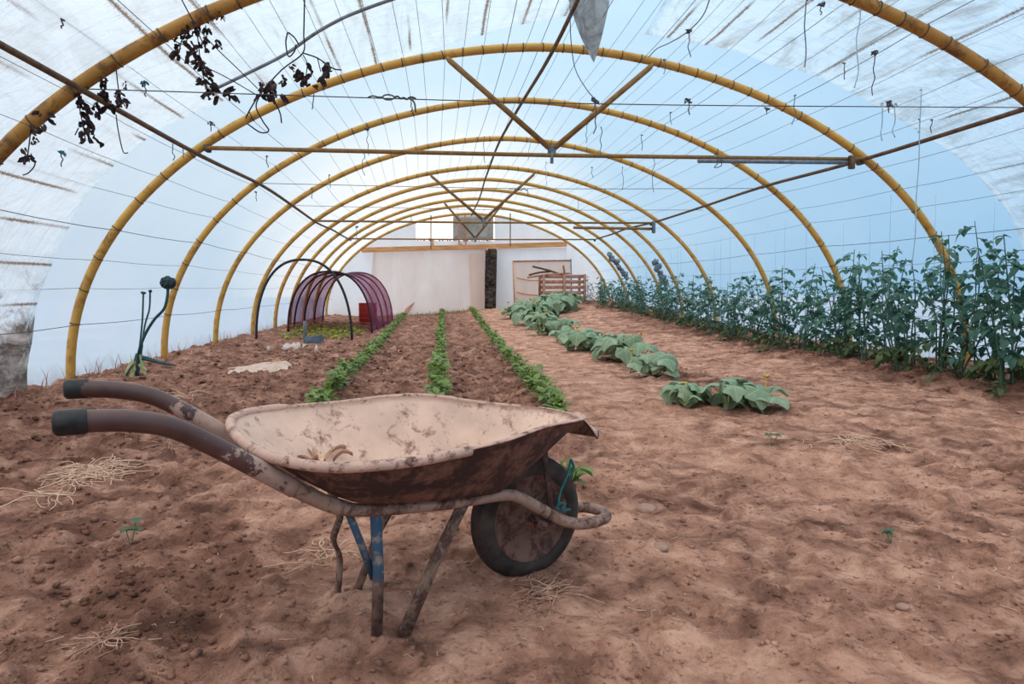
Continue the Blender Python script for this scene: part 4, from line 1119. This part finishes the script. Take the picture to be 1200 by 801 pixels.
for k,y in enumerate(ty_):
    x=5.36+.20*(k%2)+.10*math.sin(k*2.1)+rt.uniform(-.10,.10)-(.0 if y<9 else .012*(y-9))
    x=min(x,5.50)
    h=np.interp(y,[5,7.5,9,12,16,22],[1.56,1.42,1.22,1.10,.95,.85])*rt.uniform(.84,1.10)
    i=k%len(TP); lab='tomato plant, %s from the near end of the row along the right film'%ordinal(k+1)
    kw=dict(label=lab,cat='tomato plant',group='tomato row along the right wall')
    z=gz(x,y)-.01
    sc=(min(1.15,h*.95),min(1.15,h*.95),h)
    if not used[i]:
        TP[i].location=(x,y,z); TP[i].rotation_euler=(0,0,rt.uniform(0,6)); TP[i].scale=sc; tag(TP[i],**kw); used[i]=True
    else: copy_tree(TP[i],(x,y,z),rt.uniform(0,6),sc,**kw)
# strings that hold the tomatoes
k=0; n=0
for y in np.arange(5.6,19,.62):
    x=5.42+.12*math.sin(n*1.7); p,_=arch_s(ARC-s_of_angle(2*X0-x,1.2),0) if False else (np.array([x,0]),0)
    ztop=float(np.interp(x,[q[0] for q in _aa[1000:]],[q[1] for q in _aa[1000:]]))-.06
    pts=[np.array([x,y,gz(x,y)+.02]),np.array([x+.015,y,.8]),np.array([x-.005,y,ztop])]
    rod('trellis_string',smooth_path(pts,4),.0026,MT['string'],'pale blue string rising from the tomatoes, %s from the near end'%ordinal(n+1),'string',n=4,group='strings holding the tomatoes')
    n+=1

def seedling(rg):
    root=thing('seedling',(0,0,0),0); st=MB(); fo=MB()
    for k in range(rg.randint(3,4)):
        a=rg.uniform(0,6.28); h=rg.uniform(.10,.17); tip=np.array([.05*math.cos(a),.05*math.sin(a),h])
        pp=smooth_path([np.array([0,0,-.02]),tip*.5+np.array([0,0,.01]),tip],3); st.tube(pp,.0028,5)
        for i in range(rg.randint(6,8)):
            t=rg.uniform(.35,1); q=pp[int(t*(len(pp)-1))]; az=rg.uniform(0,6.28)
            d=np.array([math.cos(az),math.sin(az),rg.uniform(-.1,1.1)]); L=rg.uniform(.05,.085)
            leaflet(fo,q,d,np.array([-.5*d[0],-.5*d[1],1]),L,L*.36,rg.uniform(.1,.5),4)
    st.build('stem',MT['beanstem'],root,local=True); fo.build('foliage',MT['bean'],root,local=True); return root
rs=random.Random(21); SP=[seedling(rs) for _ in range(8)]; us=[False]*8; n=0
RN={'L':('left','beside the netted tunnel'),'M':('middle','behind the wheelbarrow tray'),'R':('right','beside the trodden path')}
for key in 'LMR':
    y=4.5 if key=='R' else 4.9; k=0
    while y<23.4:
        x=float(rowx(key,y))+rs.uniform(-.035,.035); z=gz(x,y); i=n%8; sc=rs.uniform(.85,1.25)*(1.12 if y<7 else 1)
        kw=dict(label='low green seedling in the %s of the three rows, %s'%RN[key],cat='seedling',group='seedlings of the %s row'%RN[key][0])
        if y==4.5: kw['label']='nearest green seedling of the right row, just behind the wheelbarrow nose'
        if us[i]: copy_tree(SP[i],(x,y,z),rs.uniform(0,6),sc,**kw)
        else:
            SP[i].location=(x,y,z); SP[i].rotation_euler=(0,0,rs.uniform(0,6)); SP[i].scale=(sc,)*3; tag(SP[i],**kw); us[i]=True
        y+=.15+.0055*y; n+=1
q=on_z(667,537,.12); kw=dict(label='lone green seedling seen under the nose of the wheelbarrow tray',cat='seedling')
x,y=.62,3.5
q=at(668,540,3.3); copy_tree(SP[0],(float(q[0]),3.3,gz(q[0],3.3)),1.0,1.3,**kw)

def big_leaf(b,c,nrm,tip,R,rg,droop):
    """lobed, cupped squash leaf centred at c"""
    n=np.array(nrm,float); n/=np.linalg.norm(n); d=np.array(tip,float); d-=n*(d@n); d/=np.linalg.norm(d); s=np.cross(d,n)
    V=[c];A=[.9]; NA=30; RG=4; ph=rg.uniform(0,6)
    for i in range(1,RG+1):
        f=i/RG
        for k in range(NA):
            th=2*PI*k/NA
            lob=1+.10*math.cos(5*th)+.03*math.sin(11*th+ph)
            lob*= (1+.22*math.cos(th)) 
            back=math.exp(-((abs(th-PI))/.28)**2); lob*=1-.62*back
            r=R*f*lob
            vein=max(0,math.cos(5*th))**6*(1-.3*f)
            z=-droop*R*f*f*(1+.4*math.cos(2*th))+R*.10*f*math.cos(5*th+PI)*f+.06*R*f*math.sin(3*th+ph)
            z-= .10*R*vein*f
            V.append(c+d*r*math.cos(th)+s*r*math.sin(th)+n*z); A.append(vein)
    fs=[(0,1+k,1+(k+1)%NA) for k in range(NA)]
    for i in range(RG-1):
        for k in range(NA):
            k2=(k+1)%NA; o=1+i*NA; fs.append((o+k,o+NA+k,o+NA+k2,o+k2))
    b.add(V,fs,0,A)
def squash(rg,n,spread,hgt,leafR,name='squash_plant'):
    root=thing(name,(0,0,0),0); st=MB(); fo=MB()
    vines=[]
    for k in range(3):
        a=rg.uniform(-.5,.5)+(0 if k==0 else PI*(k-.5)); L=spread*rg.uniform(.5,.85)
        vines.append(smooth_path([np.array([0,0,-.02]),np.array([L*.4*math.cos(a),L*.4*math.sin(a)*.6,.05]),np.array([L*math.cos(a+.3),L*math.sin(a+.3)*.6,.04])],5))
        st.tube(vines[-1],.008,6)
    for i in range(n):
        v=vines[i%3]; q=v[rg.randint(0,len(v)-1)]
        az=rg.uniform(0,6.28); out=rg.uniform(.03,.2)*spread/.45; h=hgt*rg.uniform(.45,1.0)
        c=np.array([q[0]+out*math.cos(az),q[1]+out*math.sin(az),h])
        st.tube(smooth_path([q,(q+c)/2+np.array([0,0,.03]),c],3),[.006]*6+[.005],5)
        tilt=rg.uniform(.15,1.5); nrm=np.array([math.cos(az)*tilt,math.sin(az)*tilt,1.0]); tip=np.array([math.cos(az),math.sin(az),-tilt])
        big_leaf(fo,c,nrm,tip,leafR*rg.uniform(.7,1.15),rg,rg.uniform(.25,.6))
    for i in range(4):           # young pale growing tips and tendrils
        v=vines[i%3]; q=v[-1-(i//3)*3]; a=rg.uniform(0,6)
        st.tube(smooth_path([q,q+np.array([.06*math.cos(a),.06*math.sin(a),.10]),q+np.array([.12*math.cos(a+.5),.12*math.sin(a+.5),.08*rg.uniform(.2,2)])],4),.0025,4)
    st.build('stem',MT['squashvine'],root,local=True); fo.build('foliage',MT['squash'],root,local=True,attr='vein')
    fl=MB(); q=vines[0][-2]+np.array([.02,0,hgt*.9])
    st2=q
    for k in range(5):
        a=2*PI*k/5; leaflet(fl,q,np.array([math.cos(a),math.sin(a),.9]),np.array([-math.cos(a),-math.sin(a),.6]),.05,.016,.1)
    fl.tube([vines[0][-2],q],.004,5)
    fl.build('flower',MT['flower'],root,local=True)
    return root
rq=random.Random(9)
QP=[squash(rq,36,.44,.23,.105),squash(rq,26,.40,.24,.105),squash(rq,34,.48,.30,.115),squash(rq,26,.42,.26,.105)]
uq=[False]*4
SQ=[(2.42,5.25,0,1.0,'nearest squash plant, spreading clump of large drooping leaves at the near end of its row'),(2.06,5.45,1,.78,'small left-hand squash clump joining the nearest one'),
(2.44,7.3,1,1.05,'second squash clump from the viewer, with a yellow flower above it'),(2.42,9.0,2,1.0,'third squash clump from the viewer, tall bright leaves'),(2.36,10.3,3,1.15,'fourth squash clump from the viewer'),(2.30,11.7,0,.95,'fifth squash clump from the viewer'),
(2.40,13.2,2,1.05,'sixth squash clump from the viewer'),(2.28,14.8,1,1.15,'seventh squash clump from the viewer'),(2.42,16.3,2,1.2,'eighth squash clump from the viewer'),(2.9,17.6,3,1.3,'ninth squash clump, right of the line near the crate'),(2.35,18.2,0,1.2,'tenth squash clump, left of the line near the end'),(3.3,19.0,2,1.4,'tall squash clump below the wooden crate'),(2.55,20.0,1,1.3,'squash clump at the far left end of the row, before the plastic door'),(3.9,20.2,2,1.35,'squash clump at the far right end of the row, before the crate')]
for k,(x,y,i,sc,lab) in enumerate(SQ):
    sc*= 1.0 if y<9 else (1.1 if y<14 else 1.3)
    kw=dict(label=lab,cat='squash plant',group='squash row in the middle of the tunnel'); z=gz(x,y)
    if uq[i]: copy_tree(QP[i],(x,y,z),rq.uniform(0,6),sc,**kw)
    else:
        QP[i].location=(x,y,z); QP[i].rotation_euler=(0,0,(-.35 if k==0 else rq.uniform(0,6))); QP[i].scale=(sc,)*3; tag(QP[i],**kw); uq[i]=True
# yellowing plants inside the low tunnel
rp2=random.Random(4); MT['yleaf']=mat_leaf('yellowing_leaf',(.16,.19,.02,1),(.46,.42,.04,1),None,.3,.5,12)
def low_plant():
    root=thing('yellowing_plant',(0,0,0),0); fo=MB(); st=MB()
    for i in range(22):
        az=rp2.uniform(0,6.28); d=np.array([math.cos(az),math.sin(az),rp2.uniform(.1,.9)]); q=np.array([rp2.uniform(-.1,.1),rp2.uniform(-.1,.1),.03]); e=q+d*.12
        st.tube([np.array([q[0]*.3,q[1]*.3,-.02]),q,e],.003,4); leaflet(fo,e,d+np.array([0,0,-.3]),np.array([0,0,1]),.12,.045,.4)
    st.build('stem',MT['squashvine'],root,local=True); fo.build('foliage',MT['yleaf'],root,local=True); return root
lp=low_plant(); pos=[(-2.9+.33*(k%4)+rp2.uniform(-.12,.12),13.9+.75*(k//4)+rp2.uniform(-.2,.2)) for k in range(20)]
for k,(x,y) in enumerate(pos):
    kw=dict(label='yellow-green low plant on the soil inside the netted low tunnel',cat='plant',group='yellowing plants in the low tunnel')
    if k==0: lp.location=(x,y,gz(x,y)); tag(lp,**kw)
    else: copy_tree(lp,(x,y,gz(x,y)),rp2.uniform(0,6),rp2.uniform(.7,1.2),**kw)

# ------------------------------------------------------------------ leek gone to seed by the left wall
q0=on_z(158,443,.04); q0[2]=gz(q0[0],q0[1]); YL=float(q0[1])
t=thing('flowering_leek',tuple(q0),0,label='tall leek gone to seed, with a round dark seed head, by the left film',cat='leek')
MT['leek']=simple('leek_green',(.012,.05,.055,1),(.04,.11,.10,1),14,.55); MT['leekpale']=simple('leek_pale',(.22,.28,.08,1),(.50,.50,.30,1),14,.6)
hd=at(197,331,YL)
def pth(*pp): return smooth_path([at(x,y,YL+dy) for x,y,dy in pp],6)
MB().tube(pth((160,440,0),(162,415,-.02),(170,392,-.04),(181,374,-.04),(192,362,-.03),(196,348,-.02),(197,334,-.02)),.015,8).build('stalk',MT['leek'],t)
b=MB(); 
for _ in range(1): b.blob(hd,.072,2,.10,(1.05,1,.85))
rg=random.Random(3)
for _ in range(130):
    d=np.array([rg.gauss(0,1) for _ in range(3)]); d/=np.linalg.norm(d); b.blob(hd+d*np.array([.074,.072,.062]),.011,0,.3)
b.build('seed_head',simple('seed_head',(.02,.045,.05,1),(.07,.11,.12,1),30,.9),t)
for pp,r in (((160,440,0),(162,418,.02),(165,394,.02),(167,372,.02),(168,343,.02)),.013),(((161,440,0),(165,410,.0),(170,380,.0),(175,362,.0),(176,341,.0)),.013):
    MB().tube(pth(*pp),[r+.004]*8+[r*.7]*(25-8),7).build('leaf',MT['leek'],t)
    b=MB(); b.blob(at(pp[-1][0],pp[-1][1],YL),.016,1,.3,(1,1,1.6)); b.build('bud',MT['leek'],t)
for pp,mt,w in (((163,418,0),(175,421,-.03),(190,425,-.06),(206,428,-.08)),'leek',.05),(((160,420,0),(152,428,-.02),(147,438,-.04),(148,447,-.05)),'leekpale',.05),(((162,424,0),(167,430,-.03),(170,438,-.05),(169,444,-.05)),'leekpale',.05),(((159,428,0),(154,440,-.05),(146,450,-.09),(139,452,-.1)),'leekpale',.04),(((160,414,0),(156,425,0),(150,436,.0),(147,441,-.02)),'leek',.045),(((164,410,0),(166,422,-.02),(168,430,-.04),(172,434,-.05)),'leekpale',.04):
    pt=pth(*pp); n=len(pt); MB().strip(pt,(0,.5,1),[w*(1-.75*(i/(n-1))**2) for i in range(n)],.006).build('leaf',MT[mt],t)

# ------------------------------------------------------------------ dried vines hanging at the upper left
def crumple(b,q,r,rg):
    d=np.array([rg.uniform(-1,1),rg.uniform(-1,1),-rg.uniform(.3,1.2)]); d/=np.linalg.norm(d); n=np.array([rg.uniform(-1,1),rg.uniform(-1,1),rg.uniform(-.3,.3)])
    n-=d*(n@d); n/=np.linalg.norm(n); s=np.cross(d,n); V=[]
    for i in range(5):
        t=i/4; w=r*.62*math.sin(PI*(.12+.80*t))
        for j in (-1,-.4,.4,1):
            V.append(q+d*r*1.6*t+s*w*j*(1-.35*abs(math.sin(3*t)))+n*r*(.45*abs(j)+rg.uniform(-.22,.22)))
    b.add(V,[(i*4+j,i*4+j+1,(i+1)*4+j+1,(i+1)*4+j) for i in range(4) for j in range(3)])
VN=[(5.75,[[(243,60),(233,40),(230,28)],[(230,28),(233,55),(236,80),(241,98)],[(230,28),(214,45),(210,62)],[(241,30),(243,52)]],[(212,66,13),(208,72,9),(231,36,8),(230,48,10),(236,57,10),(229,68,11),(236,75,12),(240,83,11),(241,96,12),(236,100,8),(243,35,7),(214,42,6)],'largest hanging bunch of dried vine leaves, at the upper left'),
(5.9,[[(213,0),(230,30),(252,55),(280,82),(302,104)],[(252,55),(256,53)],[(240,78),(268,92),(302,112)]],[(255,54,7),(250,112,14),(270,118,13),(247,108,8)],'dried vine strand trailing down from the top edge, right of the largest bunch'),
(5.9,[[(357,0),(356,40),(355,62),(330,82),(305,110),(295,125),(288,138)],[(355,62),(372,68),(390,80),(400,82)],[(305,110),(300,125),(308,142),(315,153),(305,155),(290,145)],[(320,115),(328,132),(330,144)],[(337,38),(335,50),(338,66),(345,60),(347,52)],[(338,38),(345,44),(350,52)]],[(303,114,13),(322,113,17),(318,118,10),(332,98,9),(341,80,5)],'thick dark vine stem looping down from the top, with a few crumpled leaves'),
(5.9,[[(355,64),(360,75),(358,92)],[(372,68),(376,84)],[(368,110),(366,128)]],[(357,94,14),(377,92,17),(360,100,9),(372,98,10)],'pair of dark crumpled leaves hanging above the second hoop'),
(5.4,[[(136,80),(140,110),(147,125)],[(120,105),(122,122)],[(136,134),(138,150),(144,177),(150,179)]],[(121,98,7),(120,108,9),(124,125,14),(118,131,12),(145,120,12),(140,121,9),(146,102,5)],'dried vine bunch hanging beside the left brown rod'),
(5.2,[[(92,112),(94,130),(98,150),(100,163)],[(92,150),(88,158)]],[(92,123,11),(93,116,7),(98,141,13),(97,146,9),(100,163,16),(104,158,10)],'dried vine string of leaves hanging left of the brown rod'),
(4.9,[[(36,150),(34,170),(31,190)],[(36,180),(41,192),(34,202),(27,205)],[(50,140),(52,148)]],[(31,187,11),(29,192,8),(38,158,8),(39,166,6),(52,146,11),(48,149,8)],'small dried vine bunch hanging at the left edge under the nearest hoop'),
(5.3,[[(260,14),(259,24)],[(200,45),(215,52),(222,40)]],[(259,22,6),(216,40,8),(210,46,6)],'tiny dried leaf scraps hanging from the nearest hoop at the top')]
for (Y,stems,leaves,lab) in VN:
    q0=at(*stems[0][0],Y); t=thing('dried_vine',tuple(q0),0,label=lab,cat='dried vine',group='dried vines hanging at the upper left')
    b=MB()
    for st in stems:
        b.tube(smooth_path([hang(x,y,Y+rnd.uniform(-.04,.04)) for x,y in st],5),.006 if 'thick' in lab else .0042,5)
    b.build('stem',MT['vine'],t)
    b=MB()
    for x,y,sz in leaves:
        r=sz*.62*Y/F
        for _ in range(6): crumple(b,hang(x+rnd.uniform(-.5,.5)*sz,y-sz*.5+rnd.uniform(-.9,.6)*sz,Y+rnd.uniform(-.04,.04)),r*rnd.uniform(.6,1.0),rnd)
    b.build('foliage',MT['dead'],t)

# ------------------------------------------------------------------ straw, weeds, stones, clods
def straw_tuft(px,py,w,h,n,mat,lab,L=.16,name='straw_tuft'):
    c=on_z(px,py,0); c[2]=gz(c[0],c[1]); b=MB(); D=c[1]
    for _ in range(n):
        x=c[0]+rnd.gauss(0,.4)*w*D/F; y=c[1]+rnd.gauss(0,.4)*h*D/F*2.2; z=gz(x,y)
        a=rnd.uniform(0,6.28); l=L*rnd.uniform(.4,1.3); up=rnd.uniform(0,.35)
        p=[np.array([x,y,z+.002])]
        for j in range(4):
            a+=rnd.uniform(-.7,.7); p.append(p[-1]+np.array([math.cos(a),math.sin(a),(up if j<2 else -up*.7)])*l/4)
        p=[np.array([q[0],q[1],max(q[2],gz(q[0],q[1])+.002)]) for q in p]
        b.tube(smooth_path(p,2),rnd.uniform(.0014,.0030),4)
    return tag(b.build(name,mat,origin=c),lab,'dry grass')
straw_tuft(108,557,34,14,150,MT['straw'],'pale straw tuft on the soil below the wheelbarrow handles',.2)
straw_tuft(60,580,40,14,26,MT['straw'],'thin scattered straw stalks at the left edge',.25)
straw_tuft(120,765,20,7,36,MT['straw2'],'brown straw tuft at the bottom left',.10)
straw_tuft(640,703,28,12,60,MT['straw2'],'brown dry root tuft on the soil right in front of the wheel',.12)
straw_tuft(382,648,24,16,26,MT['straw'],'pale curly stalks on the soil left of the bent far leg',.14)
straw_tuft(195,528,20,8,16,MT['straw2'],'few curled stalks below the near handle',.14)
straw_tuft(205,470,30,5,30,MT['straw'],'straw strands on the soil above the far handle',.35)
straw_tuft(590,560,22,12,18,MT['straw2'],'few dry stalks by the left of the wheel',.1)
straw_tuft(1010,520,80,10,36,MT['straw'],'dry stalks scattered on the right of the soil',.25)
def weed(px,py,sc,lab):
    q=on_z(px,py,0); z=gz(q[0],q[1]); b=MB(); st=MB(); t=thing('weed',(q[0],q[1],z),0,label=lab,cat='weed')
    for k in range(4):
        a=rnd.uniform(0,6.28); e=np.array([q[0]+.03*sc*math.cos(a),q[1]+.03*sc*math.sin(a),z+sc*rnd.uniform(.05,.09)])
        st.tube([np.array([q[0],q[1],z-.01]),e],.0018,5)
        for j in range(3): leaflet(b,e,np.array([math.cos(a+j*2),math.sin(a+j*2),.25]),(0,0,1),.035*sc,.015*sc,.3)
    st.build('stem',MT['beanstem'],t); b.build('foliage',MT['weed'],t)
MT['weed']=mat_leaf('weed_leaf',(.05,.10,.045,1),(.13,.20,.09,1))
weed(153,632,1.1,'small green weed alone on the soil at the lower left'); weed(1044,638,.7,'tiny green weed alone on the soil at the right'); weed(905,522,1.2,'flat green weed on the soil in front of the nearest squash plant')
# light sandy patch thrown on the bed at the left
b=MB(); c=on_z(308,430,.02); V=[];NA=28
for f in (0,.35,.7,1.0):
    for k in range(NA):
        th=2*PI*k/NA; w=1+.35*(vnoise(np.array([math.cos(th)*2+5]),np.array([math.sin(th)*2+7]))[0]-.5)*2
        x=c[0]+.40*f*w*math.cos(th)+.12*f*math.sin(th); y=c[1]+.42*f*w*math.sin(th); V.append(np.array([x,y,gz(x,y)+.035*(1-f*f)+(.012 if f<1 else -.012)]))
b.add(V,[(i*NA+k,i*NA+(k+1)%NA,(i+1)*NA+(k+1)%NA,(i+1)*NA+k) for i in range(3) for k in range(NA)])
tag(b.build('sand_patch',simple('pale_sand',(.48,.34,.26,1),(.66,.50,.42,1),16,.95,.1,bump=.6,bd=.01),origin=c),'pale sandy heap spread on the dug soil left of the seedling rows','sand',kind='stuff')
b=MB(); c=on_z(345,412,.0); z=gz(c[0],c[1])
for _ in range(14): 
    b.blob((c[0]+rnd.gauss(0,.18),c[1]+rnd.gauss(0,.25),z+.02),rnd.uniform(.02,.06),1,.3,(1.4,1,.5))
tag(b.build('pale_rubble',simple('pale_lumps',(.50,.40,.34,1),(.72,.62,.56,1),16,.95),origin=c),'pale crumbled lumps on the soil before the low netted tunnel','rubble',kind='stuff')
MT['stone']=simple('dusty_stone',(.30,.18,.13,1),(.46,.30,.23,1),9,.95,.1)
for px,py,r,lab in ((757,594,.040,'rounded reddish stone in the soil right of the wheelbarrow loop'),(773,640,.030,'flat reddish stone in the soil, lower of the two right of the wheelbarrow'),(1058,712,.018,'small stone on the soil at the lower right')):
    q=on_z(px,py,0); z=gz(q[0],q[1]); tag(MB().blob((q[0],q[1],z+.004),r,2,.06,(1.2,1,.6),turn=False).build('stone',MT['stone'],origin=(q[0],q[1],z)),lab,'stone')
def clods():
    N=42000; rg=np.random.RandomState(2)
    y=1.6*np.exp(rg.rand(N)*math.log(12/1.6)); lo=np.maximum(-3.6,-.75*y); hi=np.minimum(5.9,1.0*y); x=lo+(hi-lo)*rg.rand(N)
    r=rough(x,y); keep=rg.rand(N)<(.16+.84*r**1.2); x=x[keep];y=y[keep];r=r[keep]
    z=ground_z(x,y); V0,F0=ICO[0]; V0=np.array(V0)
    n=len(x); sz=(.0024+.015*rg.rand(n)**5.5)*(.8+.10*y)*(.6+.6*r)
    R=rg.rand(n,12,1)*.5+.75
    A=rg.rand(n,3)*6.28
    ca,sa=np.cos(A[:,0]),np.sin(A[:,0])
    P_=V0[None]*R*sz[:,None,None]
    q=P_.copy(); q[:,:,0]=P_[:,:,0]*ca[:,None]-P_[:,:,1]*sa[:,None]; q[:,:,1]=P_[:,:,0]*sa[:,None]+P_[:,:,1]*ca[:,None]; q[:,:,2]*=.7
    q+=np.stack([x,y,z+sz*.15],1)[:,None,:]
    co=q.reshape(-1,3); tri=(np.array(F0)[None]+(np.arange(n)*12)[:,None,None]).reshape(-1,3).astype(np.int32)
    me=bpy.data.meshes.new('soil_clods'); me.vertices.add(len(co)); me.vertices.foreach_set('co',co.ravel()); me.loops.add(tri.size); me.loops.foreach_set('vertex_index',tri.ravel())
    me.polygons.add(len(tri)); me.polygons.foreach_set('loop_start',np.arange(0,tri.size,3)); me.polygons.foreach_set('loop_total',np.full(len(tri),3))
    me.materials.append(MT['soil']); at_=me.attributes.new('rough','FLOAT','POINT'); at_.data.foreach_set('value',np.repeat(np.clip(r*.8,0,1),12)); me.update(calc_edges=True)
    o=bpy.data.objects.new('soil_clods',me); COL.objects.link(o); tag(o,'loose crumbs and clods of soil lying all over the ground','soil',kind='stuff')
clods()
def crumbs():
    rg=random.Random(6); b=MB()
    for _ in range(420):
        y=1.7*math.exp(rg.random()*math.log(9/1.7)); x=rg.uniform(max(-3.5,-.75*y),min(5.5,.95*y)); z=gz(x,y)+.003; a=rg.uniform(0,6.28); l=rg.uniform(.012,.05)
        p=[np.array([x,y,z]),np.array([x+l*.5*math.cos(a),y+l*.5*math.sin(a),z+.004]),np.array([x+l*math.cos(a+.4),y+l*math.sin(a+.4),z])]
        b.tube(p,rg.uniform(.0007,.0016),4)
    tag(b.build('plant_litter',MT['straw'],origin=(0,2,0)),'fine bits of straw and root strewn over the soil','litter',kind='stuff')
crumbs()
# grass along the foot of the end wall and dead weeds along the left film
def grass(name,spots,mat,lab,hmin,hmax):
    b=MB(); rg=random.Random(8)
    for x,y in spots:
        z=gz(x,y)-.01; h=rg.uniform(hmin,hmax); a=rg.uniform(0,6.28); d=np.array([math.cos(a),math.sin(a),0])*h*.35
        s=np.array([-math.sin(a),math.cos(a),0])*.006; p=np.array([x,y,z])
        b.add([p-s,p+s,p+d*.4+np.array([0,0,h*.6])+s*.7,p+d*.4+np.array([0,0,h*.6])-s*.7,p+d+np.array([0,0,h])],[(0,1,2,3),(3,2,4)])
    tag(b.build(name,mat,origin=(spots[0][0],spots[0][1],gz(*spots[0]))),lab,'grass',kind='stuff')
rg=random.Random(12)
grass('grass',[(rg.uniform(-1.7,1.4),rg.uniform(23.3,24.0)) for _ in range(700)],mat_leaf('wall_grass',(.16,.22,.05,1),(.34,.38,.12,1)),'strip of yellow-green grass along the foot of the end wall',.05,.16)
grass('dry_grass',[(-3.66+abs(rg.gauss(0,.06)),rg.uniform(5.6,16)) for _ in range(150)],MT['straw2'],'dead grass stalks standing along the foot of the left film',.05,.24)
